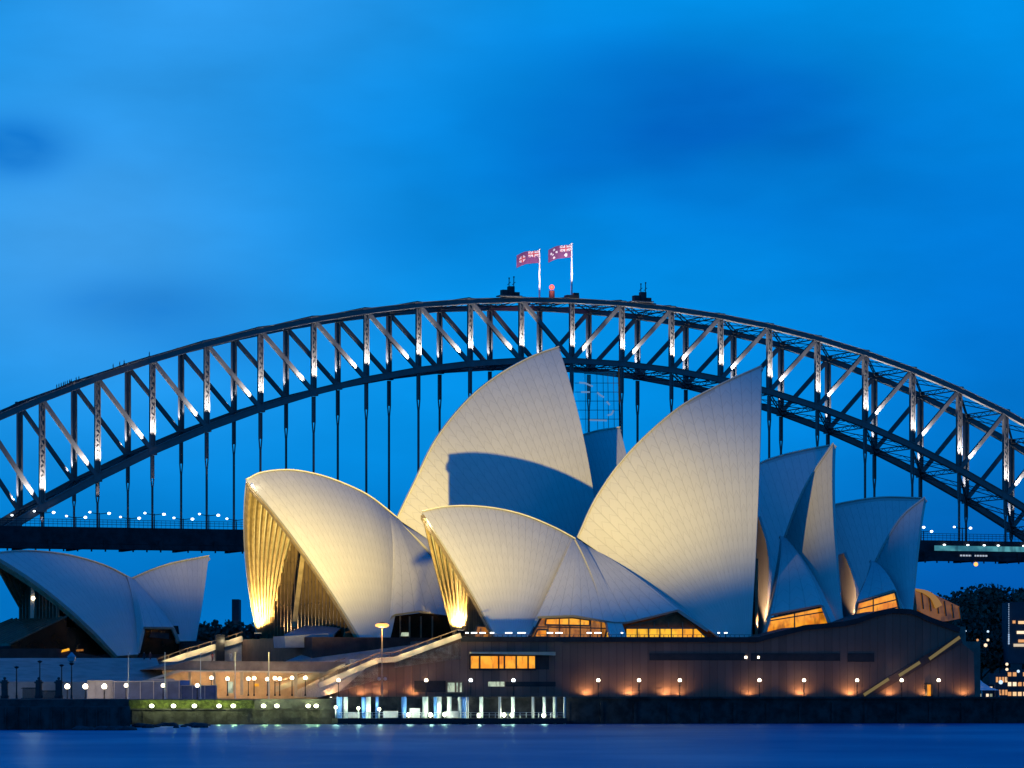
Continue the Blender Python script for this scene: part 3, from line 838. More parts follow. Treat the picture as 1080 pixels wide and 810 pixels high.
# sloping glass skirt
q0 = FR.s_of(40, 0); q1 = FR.s_of(40, 0) - 13
mb = MB(); k = MB()
zt, zb2 = FR.at(60, 652, -4)[2], FR.at(20, 680, -12)[2]
ts = np.linspace(-15, 15, 13)
mb.sheet([[FR.pt(q0 + .3, t * .85, zt) for t in ts], [FR.pt(q1, t, zb2) for t in ts]])
mb.sheet([[FR.pt(q1, t, zb2) for t in ts], [FR.pt(q1 + .8, t, zb2 - 6) for t in ts]])
for sgn in (0, -1):
    t = ts[sgn]
    mb.add([FR.pt(q0 + .3, t * .85, zt), FR.pt(q1, t, zb2), FR.pt(q1 + .8, t, zb2 - 6), FR.pt(q0 + .3, t * .85, zb2 - 6)], [(0, 1, 2, 3)])
sk = mb.build('glass_skirt', M['glass_dark'], rest)
for t in ts: k.beam(FR.pt(q0 + .3, t * .85, zt + .2), FR.pt(q1, t, zb2 + .2), .25, .3)
k.beam(FR.pt(q1 - .1, ts[0], zb2), FR.pt(q1 - .1, ts[-1], zb2), .4, .5)
k.build('mullion', M['mullion'], sk)
mb = MB(); mb.prism([FR.at(x, y, -17) for x, y in ((-40, 700), (-40, 684), (60, 684), (126, 696), (150, 697), (150, 702))], FR.v * 10); mb.build('base_wall', M['roof_dark'], rest)
mb = fpoly(FR, [(65, 688), (66, 685.5), (73, 683.5), (73.5, 686)], -17.3, .2); mb.build('lit_pane', M['yellow'], rest)
mb = fpoly(FR, [(81, 687), (81, 685), (88, 684.5), (88, 686.5)], -17.3, .2); mb.build('lit_pane', M['amber_dim'], rest)
k = MB(); k.beam(FR.at(35, 613, -3), FR.at(34, 652, -3), .8, .8); post = k.build('mast', M['parapet'], rest)
mb = MB(); mb.ball(FR.at(35, 631, -3.6), .4); mb.build('lamp', M['lamp_warm'], post)
lamp('mast_light', 'SPOT', FR.at(35, 632, -8), 4500, (1, .86, .66), FB.at(60, 703, -26), 84, .8, .4, rest).scale = (1, .42, 1)

# ------------------------------------------------------------------ forecourt slab with the lit concourse below
conc = thing('concourse', A(265, 732, -10), 'lit vehicle concourse with warm orange wall under a flat slab roof', 'building')
mb = MB()
mb.prism([A(158, 706, -18), A(344, 708.5, -18), A(366, 698, -18), A(200, 697, -18)], FA.v * 46)
mb.build('slab_roof', M['paving'], conc)
mb = MB(); mb.prism([A(150, 718, -19), A(188, 706.5, -19), A(345, 708.5, -19), A(345, 710, -19), A(192, 708.5, -19), A(156, 718.5, -19)], FA.v * .8)
mb.build('fascia', M['parapet'], conc)
mb = MB(); zc = A(200, 709, 0)[2]
mb.hexa([FA.pt(a, t, z) for z in (ZB, zc + .8) for a, t in ((FA.s_of(150, 2), 2), (FA.s_of(360, 2), 2), (FA.s_of(360, 2), 2.6), (FA.s_of(150, 2), 2.6))])
wl = mb.build('back_wall', M['plaster'], conc)
mb = MB(); mb.prism([FA.at(x, y, 1.85) for x, y in ((240, 731), (240, 719), (246, 719), (246, 731))], FA.v * .15); mb.build('door', M['white_pane'], wl)
mb = MB(); mb.prism([FA.at(x, y, 1.8) for x, y in ((268, 724), (268, 721), (273, 721), (273, 724))], FA.v * .15); mb.build('sign', M['yellow'], wl)
for a in (200, 226, 255, 283, 312, 338):
    k = MB(); k.beam(A(a, 733, -16), A(a, 707, -16), .5, .5); k.build('column', M['parapet'], conc)
for i, x in enumerate((205, 235, 268, 300, 325)):
    lamp('concourse_light', 'POINT', FA.at(x, 713, -5), 900, (1, .64, .34), radius=.4, parent=conc)

# stair with a bright balustrade up to the restaurant level
rs = thing('outdoor_stair', A(190, 700, 42), 'long straight outdoor stair with a glowing pale balustrade below the restaurant', 'staircase')
flight(A(127, 719, 40), A(257, 677, 40), FA.v * 12, 40, rs, under=5)
balustrade([A(124, 720, 39.5), A(196, 694.5, 39.5), A(203, 692.5, 39.5), A(256, 676.5, 39.5)], rs, h=1.1)
stair_lights(A(124, 720, 39.5), A(256, 676.5, 39.5), 9, 90, rs, -FA.v * 1.5 + V(0, 0, 1.4))
mb = MB(); mb.prism([A(x, y, 41) for x, y in ((150, 716), (200, 697.5), (258, 678), (290, 678), (300, 700), (300, 716))], FA.v * 10); mb.build('side_wall', M['roof_dark'], rs)
mb = MB(); mb.prism([A(x, y, 38.5) for x, y in ((228, 698), (228, 669), (237, 669), (237, 698))], FA.v * 2.2)
tag(mb.build('dark_pylon', M['black']), 'dark rectangular pylon standing across the bright balustrade', 'pylon')

# ------------------------------------------------------------------ left foreground: dark wharf, gate piers, hoardings
def L(x, y, d): return np.array(px(x, y, d))
mb = MB()
def wharf_block(y, d0, d1, x1):
    zt = L(0, y, d0)[2]; P = [L(-160, 732, d0), L(x1, 732, d0), L(x1 - 3, 732, d1), L(-160, 732, d1)]
    return mb.hexa([V(p[0], p[1], z) for z in (-2, zt) for p in P])
wharf_block(737.5, 575, 668, 136); wharf_block(745, 569.5, 574.99, 137.5)
for k in range(14): mb.beam(L(-30 + k * 12, 746, 569.4), L(-30 + k * 12, 770, 569.4), .18, .3)
tag(mb.build('wharf_wall', M['dark_stone']), 'dark stone wharf wall in the left foreground at the water', 'wharf')
mb = MB()
for i in range(60):
    x = random.uniform(80, 218); d = random.uniform(562, 569) if x < 140 else random.uniform(600, 640); r = random.uniform(.5, 1.2)
    mb.ball(L(x, 732, d) * V(1, 1, 0) + V(0, 0, .05), r, 7, 5, .55)
tag(mb.build('rocks', M['dark_stone']), kind='stuff')
def pier(x):
    t = thing('gate_pier', L(x, 738, 645), 'x', 'gate pier', 'stone gate piers by the wharf')
    mb = MB(); b0 = np.array(t.location)
    mb.box(b0 + V(0, 0, .35), (1.3, 1.3, .7)); mb.box(b0 + V(0, 0, 1.7), (1.0, 1.0, 2.0)); mb.build('shaft', M['dark_stone'], t)
    mb = MB(); mb.box(b0 + V(0, 0, 2.85), (1.35, 1.35, .3)); mb.box(b0 + V(0, 0, 3.12), (.9, .9, .24)); mb.build('cap', M['dark_stone'], t)
    mb = MB(); mb.ball(b0 + V(0, 0, 3.5), .26); mb.build('finial', M['dark_stone'], t)
    return t
p0 = pier(5); p0['label'] = 'leftmost of the three dark stone gate piers on the wharf'
dup(p0, px(41, 738, 645), 'middle one of the three dark stone gate piers on the wharf')
dup(p0, px(62, 738, 645), 'rightmost of the three dark stone gate piers, nearest the lamps')
mb = MB()
for i in range(22):
    x = 24 + i * .70; mb.tube(L(x, 738, 646), L(x, 725, 646), .035, n=4)
for y in (736.5, 726): mb.beam(L(22, y, 646), L(41, y, 646), .06, .08)
tag(mb.build('iron_railing', M['black']), 'open iron railing between the left and middle gate piers', 'railing')
mb = MB()
for i in range(22):
    x = 44 + i * .72; mb.tube(L(x, 738, 646), L(x, 728, 646), .035, n=4)
for y in (736.5, 729): mb.beam(L(43, y, 646), L(60, y, 646), .06, .08)
tag(mb.build('iron_railing', M['black']), 'lower iron railing between the middle and right gate piers', 'railing')
def dark_post(x, ytop, lab, head):
    b0 = L(x, 738, 643)
    t = thing('lamp_post', b0, lab, 'lamp post', 'unlit dark lamp posts on the wharf')
    h_ = L(x, ytop, 643)[2] - b0[2]
    mb = MB(); mb.tube(b0, b0 + V(0, 0, h_), .13, .08); mb.tube(b0, b0 + V(0, 0, .8), .2, .15); mb.build('pole', M['black'], t)
    mb = MB(); mb.tube(b0 + V(0, 0, h_), b0 + V(0, 0, h_ + .25), .2, .45); mb.tube(b0 + V(0, 0, h_ + .25), b0 + V(0, 0, h_ + .4), .5, .1); mb.build('lamp_head', M['black'], t)
    if head:
        mb = MB(); mb.box(b0 + V(0, 0, h_ + 1.0), (1.2, 1.2, .7)); mb.tube(b0 + V(0, 0, h_ + 1.35), b0 + V(0, 0, h_ + 2.1), .8, .1, 4); mb.tube(b0 + V(0, 0, h_ + .3), b0 + V(0, 0, h_ + .7), .2, .5); mb.build('lantern', mat('milky_glass', (.3, .4, .5), .3), t)
dark_post(17.5, 705, 'short unlit lamp post just right of the leftmost gate pier', False)
dark_post(42, 699, 'unlit lamp post rising from the middle gate pier', False)
dark_post(65, 703, 'unlit lamp post beside the rightmost gate pier', False)
dark_post(75.5, 701.5, 'tall dark lamp post with a large peaked lantern left of the lit lamps', True)
def hoarding(x0, x1, y0, y1, t, m_, lab, posts):
    th = thing('hoarding', FA.at((x0 + x1) / 2, 737, t), lab, 'hoarding', 'hoardings along the quay')
    fpoly(FA, [(x0, 738), (x1, 738), (x1, y0), (x0, y1)], t, .15).build('board', m_, th)
    k = MB()
    for x in posts: k.beam(FA.at(x, 738, t - .12), FA.at(x, y0, t - .12), .14, .14)
    k.beam(FA.at(x0, y1, t - .14), FA.at(x1, y0, t - .14), .2, .14); k.build('post', M['hoarding_grey'], th)
hoarding(92, 119.5, 718, 718, sW + 12, M['hoarding_grey'], 'pale grey site hoarding behind the leftmost lamps', (92.5, 101, 110, 119))
hoarding(120, 190, 718, 719, sW + 11, M['hoarding_blue'], 'long blue-grey hoarding between the pale hoarding and the warm concourse', (120.5, 134, 148, 162, 176, 189))
hoarding(190.5, 229, 723, 723, sW + 13, M['hoarding_blue'], 'short low blue-grey hoarding in front of the warm concourse', (191, 203, 216, 228))
mb = MB(); th = thing('site_hut', FA.at(170, 737, sW + 16), 'small blue site hut with a pale flat roof behind the hoarding', 'hut')
mb.hexa([FA.at(162, 738, sW + 14), FA.at(200, 738, sW + 14), FA.at(200, 738, sW + 17), FA.at(162, 738, sW + 17), FA.at(162, 717.5, sW + 14), FA.at(200, 717.5, sW + 14), FA.at(200, 717.5, sW + 17), FA.at(162, 717.5, sW + 17)]); mb.build('wall', M['blue_paint'], th)
mb = MB(); mb.hexa([FA.at(158, 717.4, sW + 13.5), FA.at(184, 717.4, sW + 13.5), FA.at(184, 717.4, sW + 17.5), FA.at(158, 717.4, sW + 17.5), FA.at(158, 715.8, sW + 13.5), FA.at(184, 715.8, sW + 13.5), FA.at(184, 715.8, sW + 17.5), FA.at(158, 715.8, sW + 17.5)]); mb.build('roof', M['hoarding_grey'], th)

# ------------------------------------------------------------------ lamps on the quay and terraces
def globe_lamp(x, y, t, ybase, lab, m_='lamp_warm', r=.36, power=260, color=(1, .72, .4), group='globe lamps along the broadwalk', name='globe_lamp'):
    hd = FA.at(x, y, t); b0 = V(hd[0], hd[1], FA.at(x, ybase, t)[2])
    o = thing(name, b0, lab, 'lamp', group)
    mb = MB(); mb.tube(b0, hd - V(0, 0, r * .8), .10, .07); mb.tube(b0, b0 + V(0, 0, .35), .18, .14); mb.build('pole', M['black'], o)
    mb = MB(); mb.ball(hd, r, 12, 8); g = mb.build('globe', M[m_], o, smooth=True)
    mb = MB(); mb.tube(hd - V(0, 0, r * 1.15), hd - V(0, 0, r * .75), .14, .22); mb.build('collar', M['black'], g)
    if power: lamp('globe_light', 'POINT', hd + V(0, 0, r + .35) - FA.v * .2, power, color, radius=.3, parent=o)
    return o
xs = (71, 90, 110)
for i, x in enumerate(xs): globe_lamp(x, 724, sW + 5, 738, '%s lit globe lamp from the left, %s' % (ORD[i], ('beside the rightmost gate pier', 'at the left end of the pale hoarding', 'in front of the pale hoarding')[i]), power=450, r=.46)
for x, lab in ((133, 'lit globe lamp at the foot of the leftmost white pole'), (172, 'lit globe lamp by the white pole in front of the blue hoarding'), (208, 'lit globe lamp by the white pole at the left end of the warm concourse')):
    globe_lamp(x, 723, sW + 6, 738, lab, power=260)
cl = (223, 240, 262, 268, 282, 290, 295, 308, 322)
cy = (715, 716, 716, 715.5, 716.5, 715.5, 716, 715, 715)
for i, (x, y) in enumerate(zip(cl, cy)):
    globe_lamp(x, y, -24, 734, '%s globe lamp from the left of nine before the warm concourse' % ORD[i], power=200, group='globe lamps before the concourse')
pw = (357, 449.5, 496.5, 541.5, 631, 674, 717, 801, 848, 904, 951, 990)
for i, x in enumerate(pw):
    nm = ['on the brown wall under the east stair', 'above the dark doorway left of the orange window', 'below the left end of the orange window', 'below the right end of the orange window'][i] if i < 4 else '%s lamp to the right of the orange window on the wall' % ORD[i - 4]
    globe_lamp(x, 717.5, TE - 2.2, 737, 'globe lamp ' + nm, 'lamp_warm' if i not in (2, 3) else 'lamp_cold', .34, 40, (1, .8, .55), 'globe lamps before the podium wall')
# flag poles / white poles
for i, x in enumerate((135.5, 174, 211.5, 248, 283.5)):
    b0 = FA.at(x, 738, sW + 4); mb = MB(); tp = FA.at(x, 688.5, sW + 4)
    mb.tube(b0, tp, .10, .06); mb.tube(b0, b0 + V(0, 0, .5), .2, .14); mb.ball(tp, .12)
    tag(mb.build('flag_pole', M['white_pole']), '%s bare white pole from the left along the quay' % ORD[i], 'pole', 'bare white poles')
# tall street lamp with an orange head
b0 = FA.at(403, 737, TE - 3); b0[2] = ZB; hd = FA.at(403, 659.5, TE - 3)
tl = thing('street_lamp', b0, 'tall street lamp with a wide glowing orange head above the jetty', 'lamp')
mb = MB(); mb.tube(b0, hd - V(0, 0, .3), .16, .10); mb.build('pole', mat('pole_paint', (.30, .22, .18), .6), tl)
mb = MB(); mb.ball(hd, 1.25, 14, 8, .34); hdob = mb.build('lamp_head', M['lamp_orange'], tl, smooth=True)
mb = MB(); mb.tube(hd + V(0, 0, .2), hd + V(0, 0, .55), 1.0, .3); mb.build('hood', M['black'], hdob)
mb = MB(); q = FA.at(403, 716, TE - 3)
for d_ in (-1, 1): mb.ball(q + FA.u * .55 * d_, .32, 8, 6)
mb.build('small_lamp', M['hoarding_grey'], tl)
lamp('street_light', 'POINT', hd - V(0, 0, 1.2), 1800, (1, .5, .15), radius=.5, parent=tl)
# sea wall lamps
for i, x in enumerate((160, 183, 205, 231, 246, 278, 292, 325, 333.5)):
    hd = FA.at(x, 744.5, sW - 1.2); o = thing('bulkhead_lamp', hd + V(0, .4, 0), '%s glaring lamp from the left on the low sea wall' % ORD[i], 'lamp', 'glaring lamps on the low sea wall')
    mb = MB(); mb.ball(hd, .42, 10, 7, .8); mb.build('lens', M['lamp_green'], o, smooth=True)
    mb = MB(); mb.beam(hd + FA.v * .2 - V(0, 0, .1), hd + FA.v * .9 - V(0, 0, .5), .3, .2); mb.tube(hd + FA.v * .1, hd + FA.v * .35, .3, .2); mb.build('bracket', M['black'], o)
    lamp('bulkhead_light', 'POINT', hd + V(0, 0, .2) - FA.v * .7, 420, (.85, 1, .35), radius=.25, parent=o)

# up-lights at the foot of the podium wall
for i, x in enumerate((349, 382, 402, 437, 620, 665, 703, 717, 792, 846, 898, 940, 977, 1018)):
    b0 = A(x, 736, TE - 1.0); b0[2] = ZB
    o = thing('up_light', b0, '%s up-light from the left at the foot of the podium wall' % ORD[i], 'lamp', 'up-lights at the podium foot')
    mb = MB(); mb.box(b0 + V(0, 0, .12), (.5, .4, .24)); mb.build('body', M['black'], o)
    mb = MB(); mb.tube(b0 + V(0, 0, .24), b0 + V(0, 0, .32), .18, .18); mb.build('lens', M['lamp_warm'], o)
    st = 800 if 4 <= i <= 6 or i in (9, 10) else 480
    lamp('up_beam', 'SPOT', b0 + V(0, 0, .45), st, (1, .50, .18), b0 + V(0, 0, 7) + FA.v * .6, 168, .6, .15, o)

# flood lights inside the two open mouths
def mouth_flood(fr, x, y, t, lab, tgts):
    b0 = fr.at(x, y, t)
    o = thing('flood_light', b0, lab, 'flood light', 'flood lights in the open shell mouths')
    mb = MB(); mb.box(b0 + V(0, 0, .3), (1.6, .9, .6)); mb.tube(b0 - V(0, 0, .6), b0, .3); mb.build('body', M['black'], o)
    mb = MB(); mb.sheet([[b0 + V(i * .7, j * .35, .62) for j in (-1, 1)] for i in (-1, 1)]); mb.build('lens', M['lamp_warm'], o)
    for tg, e, sz, c in tgts: lamp('flood_beam', 'SPOT', b0 + V(0, 0, 1.0), e, c, tg, sz, .8, .3, o)
    return o
mouth_flood(FB, 272, 671, 22, 'flood light glaring at the foot of the farther hall mouth', [(FB.at(266, 600, 25), 34000, 130, (1, .68, .22)), (FB.at(276, 545, 16), 26000, 62, (1, .70, .24)), (FB.at(318, 615, 2), 16000, 70, (1, .62, .24))])
mouth_flood(FA, 486, 668, 15, 'flood light glaring at the foot of the nearer hall mouth', [(FA.at(478, 600, 17), 20000, 130, (1, .68, .22)), (FA.at(464, 578, 8), 11000, 60, (1, .70, .24))])
# small spots at the shell tips
for fr, x, y, t, lab in ((FB, 266, 512, -2.2, 'small spot light at the tip of the farther hall mouth'), (FA, 453, 551, -1.6, 'small spot light at the tip of the nearer hall mouth')):
    b0 = fr.at(x, y, t); o = thing('spot_light', b0, lab, 'spot light', 'small spots at the shell tips')
    mb = MB(); mb.ball(b0, .26, 8, 6); mb.build('lens', M['lamp_white'], o)
    mb = MB(); mb.tube(b0 + fr.v * .1, b0 + fr.v * .6, .2, .2); mb.build('body', M['black'], o)
    lamp('tip_light', 'POINT', b0 - fr.u * 1.3 - V(0, 0, .4) - fr.v * .5, 220, (1, .92, .7), radius=.3, parent=o)
# warm wash on the side wings
for x, y, t, tg, lab, e in ((801, 670, -19, FA.at(805, 600, -8), 'wash light at the foot of the slim wing beside the tallest near shell', 9000), (894, 660, -18, FA.at(897, 625, -10), 'wash light at the foot of the slim wing left of the last shell', 6000)):
    b0 = FA.at(x, y, t); o = thing('wash_light', b0, lab, 'wash light', 'wash lights between the shells')
    mb = MB(); mb.box(b0 + V(0, 0, .2), (.5, .5, .4)); mb.build('body', M['black'], o)
    lamp('wash_beam', 'SPOT', b0 + V(0, 0, .6), e * 1.7, (1, .60, .30), tg, 42, .8, .2, o)

# ------------------------------------------------------------------ jetty
jt = thing('jetty', FA.at(478, 757, sW - 8), 'low floating jetty with pale and blue piles in front of the podium', 'jetty')
tj = sW - 9
za = FA.at(470, 757.5, tj)[2]
mb = MB(); mb.hexa([FA.pt(a, t, z) for z in (.15, za) for a, t in ((FA.s_of(356, tj), tj), (FA.s_of(598, tj), tj), (FA.s_of(598, tj), tj + 6), (FA.s_of(356, tj), tj + 6))]); mb.build('deck', M['black'], jt)
for x, m_, wd in ((358, 'blue_paint', .9), (364.5, 'pile', .7), (384, 'blue_paint', .8), (388, 'pile', .9), (397.5, 'blue_paint', .5), (426, 'blue_paint', .8), (448.5, 'pile', .9), (459, 'blue_paint', .5), (463, 'pile', .8), (474, 'pile', .7), (485, 'pile', .6), (489, 'blue_paint', .8), (493, 'white_pole', .4), (507.5, 'pile', .6), (527, 'white_pole', .4), (541, 'pile', .6), (562, 'white_pole', .4), (574, 'pile', .5), (585, 'pile', .6), (595.5, 'white_pole', .4)):
    long_ = m_ == 'white_pole'
    mb = MB(); b0 = FA.at(x, 735, tj + (1 if long_ else 3)); 
    mb.tube(V(b0[0], b0[1], -1), b0, wd * .55, n=12); mb.build('pile', M[m_], jt, smooth=False)
mb = MB()
for x in np.arange(360, 597, 6.5): mb.tube(FA.at(x, 757, tj + .4), FA.at(x, 751.5, tj + .4), .06, n=5)
for y in (751.5, 754): mb.beam(FA.at(358, y, tj + .4), FA.at(597, y, tj + .4), .07, .07)
mb.build('railing', M['pile'], jt)
for x0, x1, y0 in ((432, 443, 747), (470, 484, 750), (404, 420, 750), (367, 380, 751)):
    mb = MB(); mb.hexa([FA.at(x0, 757, tj + 2.6), FA.at(x1, 757, tj + 2.6), FA.at(x1, 757, tj + 4), FA.at(x0, 757, tj + 4), FA.at(x0, y0, tj + 2.6), FA.at(x1, y0, tj + 2.6), FA.at(x1, y0, tj + 4), FA.at(x0, y0, tj + 4)])
    mb.build('deck_box', M['hoarding_grey'], jt)
for i, (x, y) in enumerate(((354, 746), (378, 747), (400, 748), (431, 754), (454, 754), (469, 753.5), (505, 754.5), (531.5, 754), (540, 754), (573.5, 754.5))):
    hd = FA.at(x, y, tj + 1.8); b0 = V(hd[0], hd[1], za)
    o = thing('jetty_lamp', b0, '%s glaring white lamp from the left on the jetty' % ORD[i], 'lamp', 'glaring lamps on the jetty')
    mb = MB(); mb.ball(hd, .38 if i > 2 else .28, 10, 7); mb.build('globe', M['lamp_green'], o, smooth=True)
    mb = MB(); mb.tube(b0, hd - V(0, 0, .3), .09, n=6); mb.build('pole', M['pile'], o)
    lamp('jetty_light', 'POINT', hd + V(0, 0, .3) - FA.v * .6, 620, (.85, 1, .72), radius=.3, parent=o)

# rail and small white lights along the podium edge
mb = MB(); tA = TE + 1
for x in range(490, 800, 5): mb.tube(A(x, 674, tA), A(x, 669.5, tA), .05, n=4)
mb.beam(A(490, 669.5, tA), A(798, 669.5, tA), .08, .08)
mb.build('terrace_rail', M['mullion'], pod)
i = 0
for x0, x1 in ((491, 494), (497, 503), (506, 512), (517, 521), (533, 540), (546, 554), (577, 583), (586, 593), (619, 624), (627, 634), (655, 657), (757, 759), (764, 767)):
    mb = MB(); a = A(x0, 667.5, tA + 2); b_ = A(x1, 667.5, tA + 2)
    mb.tube(a, b_, .10, n=8)
    o = thing('terrace_lamp', (a + b_) / 2 - V(0, 0, 2), '%s white strip lamp from the left along the podium edge' % ORD[i], 'lamp', 'little white strip lamps on the podium edge')
    mb.build('tube', M['lamp_cold'], o); mb = MB(); c = (a + b_) / 2; mb.tube(c - V(0, 0, 2), c - V(0, 0, .2), .05, n=5); mb.build('stand', M['black'], o); i += 1

# ================================================================== the arch bridge
TB = math.radians(21)
BO = V((603 - 540) / F * 1332, 1332, 0); BU = V(math.cos(TB), math.sin(TB), 0); BV = V(-math.sin(TB), math.cos(TB), 0)
PN = 18.45; GA = 30.0
def zU(n): return 139.0 - .385 * n * n - (0.0004 * n ** 4 if n > 0 else 0)
def zL(n): return 118.6 - .532 * n * n
def bp(n, t, z): return BO + BU * (n * PN) + BV * t + V(0, 0, z)
bridge = thing('arch_bridge', bp(0, GA / 2, 0), 'great steel truss arch bridge spanning the whole width behind the shells', 'bridge')
N0, N1 = -14, 14
for t, ms in ((0, M['steel']), (GA, M['steel'])):
    for fz, hh_, nm in ((zU, 1.5, 'top_chord'), (zL, 1.7, 'bottom_chord')):
        mb = MB()
        for n in range(N0, N1):
            a, b_ = bp(n, t, fz(n)), bp(n + 1, t, fz(n + 1))
            mb.beam(a, b_, 1.5, hh_ + .06 * abs(n) * (1 if fz is zU else 1.5), (0, 0, 1))
            for q in (-.5, .5): mb.beam(a + V(0, 0, q * (hh_ + .06 * abs(n))), b_ + V(0, 0, q * (hh_ + .06 * abs(n))), 2.0, .18)
        for n in range(N0, N1 + 1): mb.box(bp(n, t, fz(n)), (2.8, 1.7, hh_ + .5 + .05 * abs(n)), TB)
        mb.build(nm, ms, bridge)
    for n in range(N0, N1 + 1):
        lo, hi = bp(n, t, zL(n)), bp(n, t, zU(n))
        mb = MB(); wd = 1.25 + .03 * abs(n)
        for q in (-1, 1):
            mb.beam(lo + BU * q * wd / 2, hi + BU * q * wd / 2, 1.5, .34, BU)
        mb.beam(lo - BV * .12, hi - BV * .12, .12, wd, BU)
        m_ = int((hi - lo)[2] / 1.5)
        for k in range(m_):
            a, b_ = lo + (hi - lo) * k / m_, lo + (hi - lo) * (k + 1) / m_
            sg = 1 if k % 2 else -1
            for off in (-.35,): mb.beam(a + BU * sg * wd / 2 + BV * off, b_ - BU * sg * wd / 2 + BV * off, .08, .34, BU)
        mb.build('post', ms, bridge)
    for n in range(N0, N1):
        if n < 0: a, b_ = bp(n, t, zU(n)), bp(n + 1, t, zL(n + 1))
        else: a, b_ = bp(n + 1, t, zU(n + 1)), bp(n, t, zL(n))
        mb = MB()
        for q in (-1, 1): mb.beam(a + BV * q * .5, b_ + BV * q * .5, .25, 1.35)
        mb.beam(a, b_, .9, .3)
        mb.build('diagonal', ms, bridge)
# lateral bracing between the two trusses
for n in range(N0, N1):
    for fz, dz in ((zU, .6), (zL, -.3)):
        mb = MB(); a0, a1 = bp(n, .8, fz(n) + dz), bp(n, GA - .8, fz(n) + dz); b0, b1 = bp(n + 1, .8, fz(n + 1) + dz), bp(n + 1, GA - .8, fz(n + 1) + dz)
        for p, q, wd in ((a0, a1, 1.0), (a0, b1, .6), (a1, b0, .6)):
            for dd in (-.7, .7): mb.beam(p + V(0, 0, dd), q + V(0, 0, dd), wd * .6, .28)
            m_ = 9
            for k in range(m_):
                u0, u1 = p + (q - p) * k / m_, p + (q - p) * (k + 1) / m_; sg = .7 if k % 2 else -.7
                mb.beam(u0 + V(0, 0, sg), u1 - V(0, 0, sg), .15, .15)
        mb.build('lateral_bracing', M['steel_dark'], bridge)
# sway bracing at the ends: K frames between the posts where the truss is deep is left to the posts; hangers carry the deck
ZD = 59.0
for t in (0, GA):
    for n in range(-10, 11):
        if zL(n) < ZD + 3: continue
        mb = MB(); hi = bp(n, t, zL(n) - 1.4); lo = bp(n, t, ZD - 2); Lh = (hi - lo)[2]
        up_ = min(12, Lh * .4)
        mid = hi - V(0, 0, up_); nk = hi - V(0, 0, up_ * .72)
        for q in (-1, 1):
            mb.beam(hi + BU * q * .48, nk + BU * q * .48, .9, .24, BU)
            mb.beam(nk + BU * q * .48, mid + BU * q * .2, .8, .24, BU)
            mb.beam(mid + BU * q * .2, lo + BU * q * .2, .7, .2, BU)
        mb.beam(hi, nk, .2, .95, BU); mb.beam(mid, lo, .16, .4, BU)
        mb.build('hanger', M['steel'], bridge)
# deck
mb = MB()
s0, s1 = -24 * PN, 22 * PN
def bs(s_, t, z): return BO + BU * s_ + BV * t + V(0, 0, z)
mb.hexa([bs(a, t, z) for z in (ZD - 1.4, ZD) for a, t in ((s0, -9.5), (s1, -9.5), (s1, 39.5), (s0, 39.5))])
for t in (-9.4, -1.5, 15, 31, 39.4): mb.beam(bs(s0, t, ZD - 3.4), bs(s1, t, ZD - 3.4), .6, 4.0)
mb.beam(bs(s0, -10.0, ZD - 6.3), bs(s1, -10.0, ZD - 6.3), .5, 1.6)
dk_ = mb.build('deck', M['deck'], bridge)
for n in range(-22, 21):
    mb = MB(); mb.beam(bp(n, -9.2, ZD - 4.6), bp(n, 39.2, ZD - 4.6), 1.0, 3.0)
    mb.beam(bp(n, -10.4, ZD - 4), bp(n, -10.4, ZD - 7.3), 1.2, .5)
    for k in range(4): mb.beam(bp(n + k / 4, -9.9, ZD - 7.0), bp(n + k / 4, -9.9, ZD - 7.9), .5, .4)
    mb.build('cross_girder', M['deck'], dk_)
mb = MB()
for s_ in np.arange(s0, s1, 1.5): mb.beam(bs(s_, -9.6, ZD), bs(s_, -9.6, ZD + 2.4), .1, .12)
for z in (.9, 1.7, 2.4): mb.beam(bs(s0, -9.6, ZD + z), bs(s1, -9.6, ZD + z), .12, .14)
mb.build('deck_fence', M['deck'], bridge)
mb = MB(); mb.hexa([bs(a, t, z) for z in (ZD - 3.6, ZD - 1.8) for a, t in ((7.2 * PN, -9.9), (13 * PN, -9.9), (13 * PN, -9.75), (7.2 * PN, -9.75))])
mb.build('glow_strip', lit_mat('teal_strip', (.10, .40, .45), (.03, .16, .22), .9, .12, (.01, .03, .05)), dk_)
mb = MB()
for s_ in np.arange(7.75 * PN, 8.3 * PN, 1.1): mb.box(bs(s_, -10.4, ZD - 5.2), (.8, .1, .55), TB)
mb.build('lit_sign', glow_mat('pale_sign', (.75, .85, 1), .55), dk_)
mb = MB(); mb.ball(bs(8.05 * PN, -10.9, ZD - 8.2), .75); mb.build('navigation_light', M['lamp_orange'], dk_)
mb = MB()
for x in (7.4, 7.9, 8.25, 8.55, 9.1, 9.5): mb.ball(bs(x * PN, -10.2, ZD - 1.5), .5, 8, 5, .5)
mb.build('under_lamp', M['lamp_cold'], dk_)
